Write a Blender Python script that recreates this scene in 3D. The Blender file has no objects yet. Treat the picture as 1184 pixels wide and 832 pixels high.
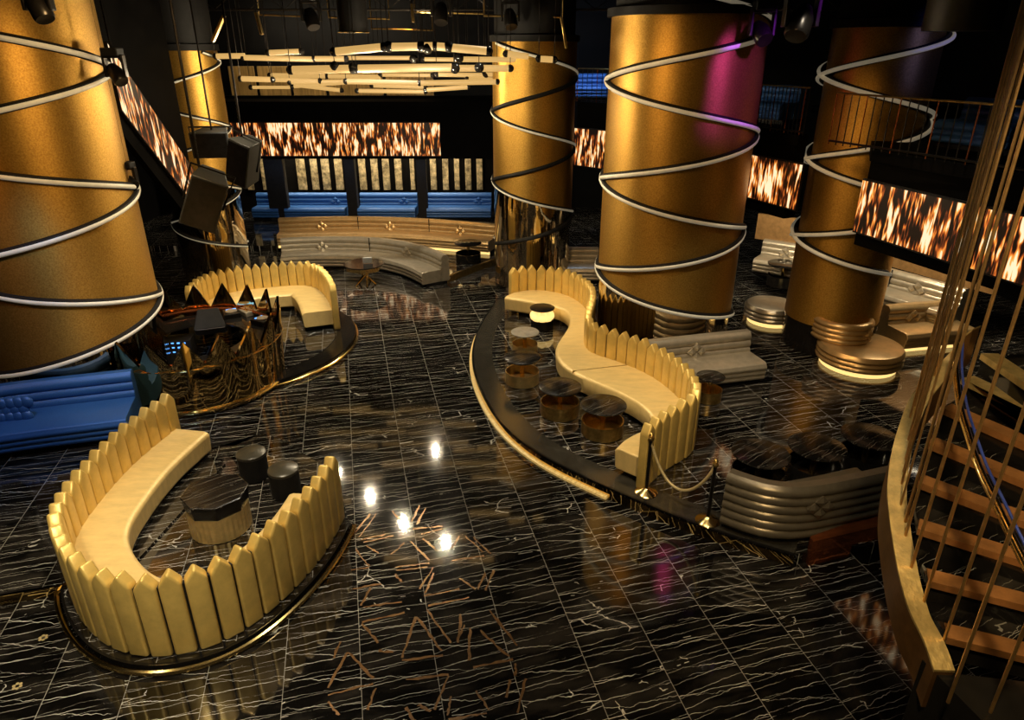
import bpy, bmesh, math, random
from mathutils import Vector, Matrix
random.seed(7)
C = bpy.context.scene
COL = C.collection
PI = math.pi

# ------------------------------------------------------------------ camera, world, exposure
H = 6.2                                  # the photograph is taken from the upper gallery
F_PX = 798.0
PITCH = math.radians(24.35)
cam_d = bpy.data.cameras.new('camera'); cam = bpy.data.objects.new('camera', cam_d); COL.objects.link(cam)
cam.location = (0, 0, H); cam.rotation_euler = (PI/2-PITCH, 0, 0)
cam_d.sensor_width = 36; cam_d.lens = F_PX/1184*36; cam_d.clip_end = 200
C.camera = cam
C.view_settings.view_transform = 'Standard'; C.view_settings.look = 'None'
C.view_settings.gamma = 1; C.view_settings.exposure = 0.0
C.view_settings.use_curve_mapping = False
C.cycles.max_bounces = 6; C.cycles.glossy_bounces = 4; C.cycles.diffuse_bounces = 3
C.cycles.caustics_reflective = False; C.cycles.caustics_refractive = False
C.cycles.sample_clamp_indirect = 4.0
w = bpy.data.worlds.new('world'); C.world = w; w.use_nodes = True
w.node_tree.nodes['Background'].inputs[0].default_value = (0.9, 0.7, 0.45, 1)
w.node_tree.nodes['Background'].inputs[1].default_value = 0.02

def light(name, kind, loc, target, energy, color, size=0.3, angle=60, blend=0.6, size_y=None, parent=None):
    d = bpy.data.lights.new(name, kind); o = bpy.data.objects.new(name, d); COL.objects.link(o)
    o.location = loc
    o.rotation_euler = (Vector(target)-Vector(loc)).to_track_quat('-Z', 'Y').to_euler()
    d.energy = energy; d.color = color
    if kind == 'SPOT':
        d.spot_size = math.radians(angle); d.spot_blend = blend; d.shadow_soft_size = size
    elif kind == 'AREA':
        d.size = size
        if size_y: d.shape = 'RECTANGLE'; d.size_y = size_y
    else:
        d.shadow_soft_size = size
    if parent:
        o.parent = parent; o.location = Vector(loc)-wloc(parent)
    return o
WARM = (1.0, 0.83, 0.58); WARMW = (1.0, 0.92, 0.76); AMBER = (1.0, 0.58, 0.2)
# (lamp position, aim, watts, colour, cone) : theatre spots on the ceiling grid
SPOTS = [
    ((-4.0, 9.0, 7.7), (-4.2, 7.4, 0.6), 1100, WARM, 62),
    ((-1.5, 4.2, 7.7), (-3.7, 6.1, 0.6), 900, WARM, 55),
    ((-2.6, 0.6, 7.7), (-4.7, 5.4, 0.6), 800, (1.0, 0.93, 0.68), 34),
    ((-6.8, 5.0, 7.7), (-5.3, 7.8, 0.6), 300, WARM, 50),
    ((-4.6, 13.0, 7.7), (-5.3, 16.0, 0.6), 1500, WARMW, 45),
    ((-4.0, 11.0, 7.7), (-6.2, 12.7, 0.6), 800, WARM, 50),
    ((0.2, 13.2, 7.7), (1.2, 15.6, 0.6), 900, WARM, 50),
    ((0.6, 9.4, 7.7), (2.4, 11.2, 0.6), 1000, WARM, 52),
    ((1.2, 5.8, 7.7), (2.6, 9.4, 0.6), 650, WARM, 48),
    ((-2.6, 17.0, 7.7), (-4.4, 20.0, 0.6), 1250, WARMW, 55),
    ((-3.0, 21.0, 7.7), (-4.0, 23.5, 0.8), 1050, AMBER, 60),
    ((4.6, 10.6, 7.7), (4.6, 13.0, 0.6), 420, WARMW, 45),
    ((3.2, 5.0, 7.7), (4.0, 8.2, 0.6), 130, WARMW, 40),
    ((5.6, 9.2, 7.7), (6.3, 12.0, 0.6), 420, WARM, 48),
    ((0.0, 15.2, 7.7), (-2.2, 14.0, 0.0), 420, WARMW, 70),
    ((-1.2, 8.6, 7.7), (-0.6, 8.0, 0.0), 330, WARMW, 80),
    ((2.0, 3.6, 7.7), (1.6, 5.8, 0.0), 130, WARMW, 75),
    ((-3.6, 1.6, 7.7), (-4.3, 5.4, 0.6), 900, WARM, 46),
]
# weak fills added on the columns; the purple one is a stage light
light('column_wash', 'SPOT', (-3.4, 7.8, 7.4), (-7.3, 11.6, 3.6), 750, (1.0, 0.66, 0.3), 0.4, 60)
light('column_wash', 'SPOT', (-1.0, 9.6, 7.4), (2.9, 13.6, 3.6), 600, (1.0, 0.62, 0.27), 0.4, 60)
light('column_wash', 'SPOT', (5.2, 10.6, 7.3), (4.1, 13.4, 5.6), 750, (0.42, 0.05, 0.95), 0.15, 32)
light('column_wash', 'SPOT', (2.6, 8.6, 7.2), (6.3, 13.2, 3.0), 420, (1.0, 0.6, 0.24), 0.3, 46)
light('column_wash', 'SPOT', (-9.6, 7.0, 6.6), (-8.9, 11.0, 3.0), 200, (1.0, 0.45, 0.12), 0.4, 60)
# light given off by the chandelier's rods
for x, y, e in ((-1.7, 14.2, 230), (-2.9, 15.0, 230), (-4.0, 16.2, 260), (-5.2, 17.4, 100), (-2.4, 18.6, 200)):
    light('chandelier_glow', 'POINT', (x, y, 5.35), (x, y, 0), e, (1.0, 0.82, 0.55), 0.05)
light('booth_fill', 'SPOT', (-4.2, 7.2, 7.4), (-6.0, 11.4, 0.8), 600, WARM, 0.1, 34)  # added spot without a fixture, brightens the booth front
light('alcove_fill', 'AREA', (-5.7, 26.7, 3.3), (-5.7, 27.6, 1.8), 420, WARM, 8.0, size_y=0.2)  # added fill without a fixture, lifts the gold strips
light('blue_wash', 'SPOT', (-6.2, 8.0, 6.2), (-8.0, 10.6, 0.6), 480, (0.30, 0.52, 1.0), 0.3, 60)
light('blue_wash', 'AREA', (-5.5, 25.4, 2.3), (-5.5, 26.6, 0.6), 14, (0.35, 0.55, 1.0), 7.5, size_y=0.3)
light('alcove_fill', 'AREA', (8.8, 14.6, 3.4), (9.6, 15.6, 0.9), 110, WARM, 2.6, size_y=0.2)  # added fill, brightens the right alcove banquette
light('alcove_fill', 'AREA', (6.6, 17.2, 3.0), (7.4, 18.6, 0.9), 60, WARM, 1.6, size_y=0.2)  # added fill for the alcove left of the right column
light('blue_wash', 'SPOT', (9.4, 10.6, 7.4), (7.6, 13.4, 6.2), 120, (0.12, 0.14, 1.0), 0.1, 26)
light('stair_wash', 'SPOT', (1.6, 1.6, 7.4), (3.2, 4.2, 3.2), 1000, (1.0, 0.72, 0.36), 0.2, 70)

# ------------------------------------------------------------------ pixel to world, 1184 x 832
cP, sP = math.cos(PITCH), math.sin(PITCH)
def ray(px, py):
    u = (px-592)/F_PX; v = (416-py)/F_PX
    return Vector((u, cP+v*sP, -sP+v*cP))
def P(px, py, z=0.0):
    r = ray(px, py); return Vector((0, 0, H)) + r*((z-H)/r.z)
def PY(px, py, Y):
    r = ray(px, py); return Vector((0, 0, H)) + r*(Y/r.y)
def P2(pts, z): return [P(a, b, z).to_2d() for a, b in pts]
def smooth(pts, it=2):
    pts = [Vector(p) for p in pts]
    for _ in range(it):
        pts = [pts[0]] + [(pts[i-1]+pts[i]*2+pts[i+1])/4 for i in range(1, len(pts)-1)] + [pts[-1]]
    return pts
def catmull(pts, n=8):
    pts = [Vector(p) for p in pts]; q = [pts[0]*2-pts[1]] + pts + [pts[-1]*2-pts[-2]]; out = []
    for i in range(1, len(q)-2):
        a, b, c_, d = q[i-1:i+3]
        for k in range(n):
            t = k/n
            out.append(0.5*((2*b)+(c_-a)*t+(2*a-5*b+4*c_-d)*t*t+(3*b-a-3*c_+d)*t**3))
    return out+[pts[-1]]
def resample(pts, n):
    L = [0.0]
    for i in range(1, len(pts)): L.append(L[-1]+(pts[i]-pts[i-1]).length)
    out = []; j = 0
    for k in range(n):
        s = L[-1]*k/(n-1)
        while j < len(pts)-2 and L[j+1] < s: j += 1
        t = (s-L[j])/max(1e-9, L[j+1]-L[j]); out.append(pts[j].lerp(pts[j+1], min(1, t)))
    return out
def length(pts): return sum((pts[i+1]-pts[i]).length for i in range(len(pts)-1))
def tangents(pts):
    return [((pts[min(i+1, len(pts)-1)]-pts[max(i-1, 0)]).normalized()) for i in range(len(pts))]
def offset(pts, d):           # positive = left of travel
    return [p+Vector((-t.y, t.x))*d for p, t in zip(pts, tangents(pts))]

# ------------------------------------------------------------------ materials
def M(name, color, rough=0.5, metal=0.0, noise=0.0, nscale=8.0, bump=0.0, bscale=60.0, emit=None, estr=0.0, ior=None, coat=0.0, color2=None, stretch=None):
    m = bpy.data.materials.new(name); m.use_nodes = True; nt = m.node_tree
    b = nt.nodes['Principled BSDF']
    b.inputs['Base Color'].default_value = (*color, 1); b.inputs['Roughness'].default_value = rough
    b.inputs['Metallic'].default_value = metal
    if ior: b.inputs['IOR'].default_value = ior
    if coat: b.inputs['Coat Weight'].default_value = coat; b.inputs['Coat Roughness'].default_value = 0.15
    if emit: b.inputs['Emission Color'].default_value = (*emit, 1); b.inputs['Emission Strength'].default_value = estr
    tc = nt.nodes.new('ShaderNodeNewGeometry'); src = tc.outputs['Position']
    if stretch:
        mp = nt.nodes.new('ShaderNodeMapping'); mp.inputs['Scale'].default_value = stretch
        nt.links.new(src, mp.inputs['Vector']); src = mp.outputs[0]
    n = nt.nodes.new('ShaderNodeTexNoise'); n.inputs['Scale'].default_value = nscale; n.inputs['Detail'].default_value = 6
    n.inputs['Roughness'].default_value = 0.65
    nt.links.new(src, n.inputs['Vector'])
    cr = nt.nodes.new('ShaderNodeValToRGB')
    c2 = color2 or tuple(x*(1-noise) for x in color)
    cr.color_ramp.elements[0].position = 0.35; cr.color_ramp.elements[1].position = 0.65
    cr.color_ramp.elements[0].color = (*c2, 1); cr.color_ramp.elements[1].color = (*color, 1)
    nt.links.new(n.outputs['Fac'], cr.inputs[0]); nt.links.new(cr.outputs[0], b.inputs['Base Color'])
    if bump:
        n2 = nt.nodes.new('ShaderNodeTexNoise'); n2.inputs['Scale'].default_value = bscale; n2.inputs['Detail'].default_value = 3
        nt.links.new(src, n2.inputs['Vector'])
        bp = nt.nodes.new('ShaderNodeBump'); bp.inputs['Strength'].default_value = bump; bp.inputs['Distance'].default_value = 0.02
        nt.links.new(n2.outputs['Fac'], bp.inputs['Height']); nt.links.new(bp.outputs[0], b.inputs['Normal'])
    return m
GOLD_LEATHER = M('gold_leather', (0.82, 0.56, 0.15), 0.32, 0.3, 0.22, 3.0, 0.12, 14)
SEAT_LEATHER = M('seat_leather', (0.86, 0.62, 0.24), 0.38, 0.15, 0.15, 3.0, 0.25, 9, stretch=(1, 3, 1))
COLUMN_GOLD = M('column_gold', (0.60, 0.35, 0.07), 0.46, 0.85, 0.35, 40.0, 0.15, 110, color2=(0.38, 0.20, 0.03))
def radial(m, aniso, rot):
    nt = m.node_tree; t = nt.nodes.new('ShaderNodeTangent'); t.direction_type = 'RADIAL'; t.axis = 'Z'
    b = nt.nodes['Principled BSDF']; nt.links.new(t.outputs[0], b.inputs['Tangent'])
    b.inputs['Anisotropic'].default_value = aniso; b.inputs['Anisotropic Rotation'].default_value = rot
radial(COLUMN_GOLD, 0.6, 0.25)
GOLD = M('polished_gold', (0.95, 0.68, 0.26), 0.18, 1.0, 0.1)
SATIN = M('satin_gold', (0.90, 0.66, 0.28), 0.28, 0.8, 0.2, 12)
BRASS = M('aged_brass', (0.62, 0.42, 0.14), 0.32, 1.0, 0.45, 10, 0.1, 40)
MIRROR = M('bronze_mirror', (0.72, 0.60, 0.42), 0.04, 1.0, 0.1, 2.0, 0.22, 2.5)
MIRROR_GOLD = M('gold_mirror', (0.86, 0.62, 0.26), 0.06, 1.0, 0.15, 3, 0.0, 4)
SILVER = M('silver_leather', (0.52, 0.45, 0.33), 0.3, 0.6, 0.2, 6, 0.08, 40)
BRONZE = M('bronze_leather', (0.62, 0.42, 0.19), 0.3, 0.6, 0.2, 6, 0.08, 40)
SILVER_BLUELIT = M('silver_leather_bluelit', (0.03, 0.12, 0.36), 0.42, 0.25, 0.25, 60, 0.2, 120)  # silver leather with the blue light put into its colour
TUBE = M('cream_tube', (0.78, 0.74, 0.60), 0.4, 0, 0.15, 5, emit=(1, 0.86, 0.6), estr=0.10)
BLACK = M('black_gloss', (0.010, 0.009, 0.008), 0.14, 0, 0.3)
BLACKM = M('black_matte', (0.012, 0.011, 0.010), 0.6, 0, 0.4)
DARKMETAL = M('dark_metal', (0.035, 0.03, 0.025), 0.3, 0.8, 0.4)
WALLM = M('dark_wall', (0.004, 0.0035, 0.003), 0.55, 0, 0.5, 3)
FASCIA = M('black_fascia', (0.004, 0.0035, 0.003), 0.7, 0, 0.4, 3)
FASCIA.node_tree.nodes['Principled BSDF'].inputs['Specular IOR Level'].default_value = 0.02
BLACKM.node_tree.nodes['Principled BSDF'].inputs['Specular IOR Level'].default_value = 0.2
WALLM.node_tree.nodes['Principled BSDF'].inputs['Specular IOR Level'].default_value = 0.15
STONE = M('dark_border_stone', (0.045, 0.040, 0.030), 0.18, 0, 0.5, 5, ior=1.7)
LED = M('warm_led', (0.9, 0.7, 0.3), 0.5, 0, 0.05, emit=(1.0, 0.66, 0.22), estr=1.3)
RODGLOW = M('glowing_rod', (0.10, 0.07, 0.04), 0.5, 0, 0.05, emit=(0.95, 0.56, 0.17), estr=0.66)
LENS = M('lit_lens', (1, 1, 1), 0.5, 0, 0.02, emit=(1.0, 0.90, 0.72), estr=160)
PANELGOLD = M('gold_wall_panel', (0.55, 0.33, 0.10), 0.4, 0.2, 0.5, 2, stretch=(6, 6, 0.5))
HAMMERED = M('hammered_gold', (0.85, 0.66, 0.34), 0.3, 0.6, 0.8, 6, 0.9, 9)
COPPER = M('copper_panel', (0.55, 0.16, 0.05), 0.16, 0.8, 0.4, 3)
BROWN = M('brown_steel', (0.26, 0.13, 0.04), 0.35, 0.8, 0.35, 8)
STAIRGOLD = M('stair_gold_leaf', (0.80, 0.58, 0.22), 0.34, 0.7, 0.35, 9, 0.2, 30)
NOSING = M('stair_nosing', (0.42, 0.19, 0.06), 0.4, 0.4, 0.4, 6)
ROPE = M('gold_rope', (0.80, 0.62, 0.30), 0.45, 0.4, 0.4, 60)
WHITE = M('white_card', (0.85, 0.85, 0.82), 0.5)
SILVER_SHADED = M('silver_leather_shaded', (0.20, 0.165, 0.11), 0.3, 0.5, 0.2, 6, 0.08, 40)  # silver leather darkened, shade of the sofa's back put into the colour
GREYTOP = M('pale_table_top', (0.42, 0.38, 0.30), 0.25, 0.2, 0.3, 8)
CABLE = M('copper_cable', (0.85, 0.52, 0.2), 0.28, 0.9, 0.3, 12)
BLUESTEEL = M('blue_steel', (0.05, 0.09, 0.45), 0.3, 0.5, 0.2)
ORANGEINLAY = M('copper_inlay', (0.24, 0.12, 0.04), 0.25, 0.5, 0.5, 14)
BLUELED = M('blue_led', (0.1, 0.3, 0.9), 0.4, 0, 0.1, emit=(0.1, 0.35, 1.0), estr=2.0)

def marble(name, ang=math.radians(13.1), width=0.81, shift=0.0, vein=1.0, joints=True):
    m = bpy.data.materials.new(name); m.use_nodes = True; nt = m.node_tree; N = nt.nodes.new; L = nt.links.new
    b = nt.nodes['Principled BSDF']
    def math_(op, a, b_=None, c_=None):
        n = N('ShaderNodeMath'); n.operation = op
        for i, v in enumerate((a, b_, c_)):
            if v is None: continue
            if isinstance(v, (int, float)): n.inputs[i].default_value = v
            else: L(v, n.inputs[i])
        return n.outputs[0]
    g = N('ShaderNodeNewGeometry'); mp = N('ShaderNodeMapping'); mp.inputs['Rotation'].default_value = (0, 0, -ang)
    L(g.outputs['Position'], mp.inputs['Vector'])
    sx = N('ShaderNodeSeparateXYZ'); L(mp.outputs[0], sx.inputs[0])
    X = math_('ADD', sx.outputs[0], shift); Y = sx.outputs[1]
    t = math_('DIVIDE', X, width); sid = math_('FLOOR', t); fr = math_('FRACT', t)
    wn = N('ShaderNodeTexWhiteNoise'); wn.noise_dimensions = '1D'; L(sid, wn.inputs['W'])
    off = math_('MULTIPLY', wn.outputs['Value'], 37.0)
    def noise(xs, ys, zs, sc, det=3, rough=0.6):
        cb = N('ShaderNodeCombineXYZ'); L(math_('MULTIPLY', X, xs), cb.inputs[0]); L(math_('MULTIPLY', Y, ys), cb.inputs[1]); 
        L(math_('ADD', off, zs), cb.inputs[2])
        n = N('ShaderNodeTexNoise'); n.inputs['Scale'].default_value = sc; n.inputs['Detail'].default_value = det; n.inputs['Roughness'].default_value = rough
        L(cb.outputs[0], n.inputs['Vector']); return n.outputs['Fac']
    def lines(freq, amp, slope, seed, wdt, nx, ny):
        f = math_('MULTIPLY', Y, freq); f = math_('ADD', f, math_('MULTIPLY', X, slope)); f = math_('ADD', f, math_('MULTIPLY', noise(nx*0.5, ny*0.5, seed, 1.0, 1, 0.5), amp)); f = math_('ADD', f, math_('MULTIPLY', noise(nx*5, ny*3, seed+2, 1.0, 3, 0.6), 0.34))
        f = math_('ADD', f, math_('MULTIPLY', off, 1.37))
        d = math_('ABSOLUTE', math_('SUBTRACT', math_('FRACT', f), 0.5))
        wv = math_('MULTIPLY', math_('SUBTRACT', noise(1.6, 2.6, seed+5, 1.0, 3), 0.36), wdt*5.5)
        wv = math_('MAXIMUM', wv, 0.0001)
        q = math_('SUBTRACT', 1.0, math_('DIVIDE', d, wv)); q = math_('MAXIMUM', q, 0.0)
        return math_('MINIMUM', math_('MULTIPLY', q, 2.5), 1.0)
    v1 = lines(4.6, 1.3, -0.25, 0.0, 0.0085, 1.1, 0.7)
    v2 = lines(2.9, 1.5, 0.35, 11.0, 0.0068, 1.4, 0.7)
    v3 = lines(6.9, 1.8, -0.6, 23.0, 0.011, 1.6, 1.0)
    # crossing cracks
    cb = N('ShaderNodeCombineXYZ'); L(math_('ADD', math_('MULTIPLY', X, 1.7), math_('MULTIPLY', noise(2, 2, 3, 1.5, 4), 0.8)), cb.inputs[0])
    L(math_('ADD', math_('MULTIPLY', Y, 3.0), off), cb.inputs[1])
    vo = N('ShaderNodeTexVoronoi'); vo.feature = 'DISTANCE_TO_EDGE'; vo.inputs['Scale'].default_value = 1.0; L(cb.outputs[0], vo.inputs['Vector'])
    ck = math_('LESS_THAN', vo.outputs['Distance'], 0.010)
    ck = math_('MULTIPLY', ck, math_('GREATER_THAN', noise(1.5, 1.5, 41, 1.0, 3), 0.60)); ck = math_('MULTIPLY', ck, 0.6)
    v = math_('MAXIMUM', math_('MAXIMUM', v1, v2), math_('MAXIMUM', math_('MULTIPLY', v3, 0.85), ck))
    v = math_('MULTIPLY', v, vein)
    if joints:
        jd = math_('ABSOLUTE', math_('SUBTRACT', fr, 0.5)); j = math_('MULTIPLY', math_('GREATER_THAN', jd, 0.4955), 0.28)
        v = math_('MAXIMUM', v, j)
    mix = N('ShaderNodeMixRGB'); L(v, mix.inputs[0])
    cloud = N('ShaderNodeValToRGB'); L(noise(0.9, 2.2, 77, 1.4, 5), cloud.inputs[0])
    cloud.color_ramp.elements[0].color = (0.004, 0.0035, 0.003, 1); cloud.color_ramp.elements[1].color = (0.045, 0.038, 0.030, 1)
    cloud.color_ramp.elements[0].position = 0.45; cloud.color_ramp.elements[1].position = 0.8
    L(cloud.outputs[0], mix.inputs[1]); mix.inputs[2].default_value = (0.95, 0.90, 0.78, 1)
    L(mix.outputs[0], b.inputs['Base Color'])
    rg = N('ShaderNodeMapRange'); L(noise(1, 1, 9, 1.2, 3), rg.inputs[0]); rg.inputs[3].default_value = 0.035; rg.inputs[4].default_value = 0.09
    L(rg.outputs[0], b.inputs['Roughness']); b.inputs['IOR'].default_value = 1.9
    return m
MARBLE = marble('black_marble', shift=0.37)
MARBLE_DAIS = marble('black_marble_dais', shift=0.1, vein=0.8)
TOPMARBLE = marble('table_marble', ang=0.6, vein=0.22, joints=False)
_b = TOPMARBLE.node_tree.nodes['Principled BSDF']; _b.inputs['IOR'].default_value = 1.45
TOPMARBLE.node_tree.links.remove(_b.inputs['Roughness'].links[0]); _b.inputs['Roughness'].default_value = 0.22
TREADM = marble('tread_marble', ang=0.4, vein=0.25, joints=False)

def flame_mat():
    m = bpy.data.materials.new('flame_screen'); m.use_nodes = True; nt = m.node_tree; N = nt.nodes.new; L = nt.links.new
    b = nt.nodes['Principled BSDF']; b.inputs['Base Color'].default_value = (0.01, 0.01, 0.01, 1); b.inputs['Roughness'].default_value = 0.3
    uv = N('ShaderNodeTexCoord'); mp = N('ShaderNodeMapping'); L(uv.outputs['UV'], mp.inputs[0]); mp.inputs['Scale'].default_value = (6.0, 1.5, 1)
    n = N('ShaderNodeTexNoise'); n.inputs['Scale'].default_value = 1.0; n.inputs['Detail'].default_value = 2.0; n.inputs['Distortion'].default_value = 0.35
    L(mp.outputs[0], n.inputs['Vector'])
    mp2 = N('ShaderNodeMapping'); L(uv.outputs['UV'], mp2.inputs[0]); mp2.inputs['Scale'].default_value = (20, 2.6, 1); mp2.inputs['Location'].default_value = (3, 8, 0)
    n2 = N('ShaderNodeTexNoise'); n2.inputs['Scale'].default_value = 1.0; n2.inputs['Detail'].default_value = 2.0; L(mp2.outputs[0], n2.inputs['Vector'])
    ad = N('ShaderNodeMath'); ad.operation = 'MULTIPLY_ADD'; L(n2.outputs['Fac'], ad.inputs[0]); ad.inputs[1].default_value = 0.75; L(n.outputs['Fac'], ad.inputs[2])
    cr = N('ShaderNodeValToRGB'); L(ad.outputs[0], cr.inputs[0]); e = cr.color_ramp.elements
    e[0].position = 0.83; e[0].color = (0.006, 0.002, 0.001, 1); e[1].position = 1.0; e[1].color = (1.0, 0.80, 0.50, 1)
    for p, c_ in ((0.885, (0.15, 0.028, 0.006, 1)), (0.925, (0.62, 0.13, 0.018, 1)), (0.955, (0.95, 0.34, 0.045, 1)), (0.98, (1.0, 0.52, 0.14, 1))):
        k = e.new(p); k.color = c_
    L(cr.outputs[0], b.inputs['Emission Color']); b.inputs['Emission Strength'].default_value = 1.15
    return m
FLAME = flame_mat()

# ------------------------------------------------------------------ object helpers
def wloc(o):
    v = Vector((0, 0, 0))
    while o is not None: v += o.location; o = o.parent
    return v
def tag(o, label=None, cat=None, group=None, kind=None):
    if label: o['label'] = label
    if cat: o['category'] = cat
    if group: o['group'] = group
    if kind: o['kind'] = kind
    return o
def thing(name, loc, label, cat, group=None):
    o = bpy.data.objects.new(name, None); COL.objects.link(o); o.location = Vector(loc); o.empty_display_size = 0.2
    return tag(o, label, cat, group)
def obj(name, bm, m, parent=None, smooth_=True, bevel=0.0, base=None, label=None):
    """bm is in world coordinates; the object's origin goes to its parent's place or to base"""
    org = wloc(parent) if parent else (Vector(base) if base is not None else None)
    if org is None:
        xs = [v.co for v in bm.verts]
        org = Vector((sum(v.x for v in xs)/len(xs), sum(v.y for v in xs)/len(xs), min(v.z for v in xs)))
    bmesh.ops.translate(bm, verts=bm.verts, vec=-org)
    bmesh.ops.recalc_face_normals(bm, faces=bm.faces)
    me = bpy.data.meshes.new(name); bm.to_mesh(me); bm.free(); me.materials.append(m)
    if smooth_:
        for p in me.polygons: p.use_smooth = True
        me.set_sharp_from_angle(angle=math.radians(38))
    o = bpy.data.objects.new(name, me); COL.objects.link(o)
    if parent: o.parent = parent
    else: o.location = org
    if bevel:
        md = o.modifiers.new('bevel', 'BEVEL'); md.width = bevel; md.segments = 3; md.angle_limit = math.radians(40)
    if label: o['label'] = label
    return o
def NB(): return bmesh.new()
def box(bm, c, s, rz=0, rx=0, ry=0):
    mt = Matrix.Translation(Vector(c)) @ Matrix.Rotation(rz, 4, 'Z') @ Matrix.Rotation(ry, 4, 'Y') @ Matrix.Rotation(rx, 4, 'X') @ Matrix.Diagonal((s[0], s[1], s[2], 1))
    bmesh.ops.create_cube(bm, size=1, matrix=mt); return bm
def cyl(bm, c, r, h, n=32, r2=None):
    bmesh.ops.create_cone(bm, cap_ends=True, segments=n, radius1=r, radius2=r if r2 is None else r2, depth=h, matrix=Matrix.Translation(Vector(c)+Vector((0, 0, h/2)))); return bm
def lathe(bm, c, prof, n=40, a0=0, a1=2*PI):
    full = abs(a1-a0-2*PI) < 1e-6; rings = []
    k = n if full else n+1
    for i in range(k):
        a = a0+(a1-a0)*i/n
        rings.append([bm.verts.new((c[0]+r*math.cos(a), c[1]+r*math.sin(a), c[2]+z)) for r, z in prof])
    for i in range(n):
        A = rings[i]; B = rings[(i+1) % k]
        for j in range(len(prof)-1): bm.faces.new((A[j], B[j], B[j+1], A[j+1]))
    if full:
        if prof[0][0] > 1e-4: bm.faces.new([r[0] for r in rings])
        if prof[-1][0] > 1e-4: bm.faces.new([r[-1] for r in rings])
    bmesh.ops.remove_doubles(bm, verts=bm.verts, dist=1e-5)
    return bm
def tube(bm, pts, r, n=8, closed=False):
    pts = [Vector(p) for p in pts]; rings = []
    for i, p in enumerate(pts):
        if closed: t = (pts[(i+1) % len(pts)]-pts[i-1]).normalized()
        else: t = (pts[min(i+1, len(pts)-1)]-pts[max(i-1, 0)]).normalized()
        up = Vector((0, 0, 1)) if abs(t.z) < 0.95 else Vector((0, 1, 0))
        a = t.cross(up).normalized(); b_ = a.cross(t)
        rr = r[i] if isinstance(r, (list, tuple)) else r
        rings.append([bm.verts.new(p+a*(rr*math.cos(2*PI*k/n))+b_*(rr*math.sin(2*PI*k/n))) for k in range(n)])
    m_ = len(pts)
    for i in range(m_ if closed else m_-1):
        A = rings[i]; B = rings[(i+1) % m_]
        for k in range(n): bm.faces.new((A[k], A[(k+1) % n], B[(k+1) % n], B[k]))
    if not closed: bm.faces.new(rings[0]); bm.faces.new(rings[-1])
    return bm
def sweep(bm, path, prof, sgn=1):
    """prof: closed list of (offset, z); offset positive to the side sgn of travel"""
    tg = tangents(path); rings = []
    for p, t in zip(path, tg):
        n = Vector((-t.y, t.x))*sgn
        rings.append([bm.verts.new((p.x+n.x*o, p.y+n.y*o, z)) for o, z in prof])
    k = len(prof)
    for i in range(len(path)-1):
        for j in range(k): bm.faces.new((rings[i][j], rings[i][(j+1) % k], rings[i+1][(j+1) % k], rings[i+1][j]))
    bm.faces.new(rings[0]); bm.faces.new(rings[-1]); return bm
def loft(bm, A, B, prof):
    """prof: closed list of (s, inset_from_B, z)  s 0 at A, 1 at B"""
    rings = []
    for a, b_ in zip(A, B):
        d = (b_-a); L_ = max(d.length, 1e-4); u = d/L_
        rings.append([bm.verts.new(((a+u*(s*L_-ins)).x, (a+u*(s*L_-ins)).y, z)) for s, ins, z in prof])
    k = len(prof)
    for i in range(len(A)-1):
        for j in range(k): bm.faces.new((rings[i][j], rings[i][(j+1) % k], rings[i+1][(j+1) % k], rings[i+1][j]))
    bm.faces.new(rings[0]); bm.faces.new(rings[-1]); return bm
def slab(bm, poly, z0, z1):
    lo = [bm.verts.new((p[0], p[1], z0)) for p in poly]; hi = [bm.verts.new((p[0], p[1], z1)) for p in poly]
    n = len(poly)
    for i in range(n): bm.faces.new((lo[i], lo[(i+1) % n], hi[(i+1) % n], hi[i]))
    f1 = bm.faces.new(hi); f2 = bm.faces.new(lo)
    bmesh.ops.triangulate(bm, faces=[f1, f2]); return bm
def struct(name, bm, m, label=None, **k):
    o = obj(name, bm, m, None, **k); o['kind'] = 'structure'
    if label: o['label'] = label
    return o

# ------------------------------------------------------------------ the room
DZ = 0.18                                   # height of the seating terraces
struct('floor', box(NB(), (0, 13, -0.05), (30, 34, 0.1)), MARBLE, smooth_=False)
struct('ceiling', box(NB(), (0, 13, 8.3), (30, 34, 0.2)), FASCIA, smooth_=False)
struct('wall_back', box(NB(), (0, 29.6, 4.1), (30, 0.3, 8.4)), WALLM, smooth_=False)
struct('wall_left', box(NB(), (-14.4, 13, 4.1), (0.3, 34, 8.4)), WALLM, smooth_=False)
struct('wall_right', box(NB(), (13.4, 13, 4.1), (0.3, 34, 8.4)), WALLM, smooth_=False)

# right dais with its curved edge
edge_px = [(575, 345), (567, 357), (556, 372), (548, 388), (545, 404), (546, 420), (549, 434), (555, 450), (563, 466), (575, 484), (592, 503), (614, 521), (644, 537), (686, 556), (722, 571), (780, 597), (830, 616), (880, 629), (919, 641)]
edge = resample(catmull(smooth(P2(edge_px, DZ), 2), 6), 90)
tail = [Vector((edge[-1].x+0.5, edge[-1].y+0.15)), Vector((6.6, 7.6)), Vector((13, 8.0)), Vector((13, 24)), Vector((2.0, 24))]
start = [Vector((1.2, 24)), Vector((0.2, 19.4))]
struct('floor_dais_right', slab(NB(), edge+tail+start, 0.001, DZ), MARBLE_DAIS, smooth_=False)
band = offset(edge, 0.42)
bm = NB(); loft(bm, edge, band, [(0, 0, DZ-0.02), (0, 0, DZ+0.004), (1, 0, DZ+0.004), (1, 0, DZ-0.02)])
struct('trim_1', bm, STONE, label='dark stone border band along the curved dais')
bm = NB(); sweep(bm, edge, [(-0.012, DZ-0.02), (0.02, DZ-0.02), (0.02, DZ+0.008), (-0.012, DZ+0.008)])
struct('trim_2', bm, BLACK)
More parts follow.
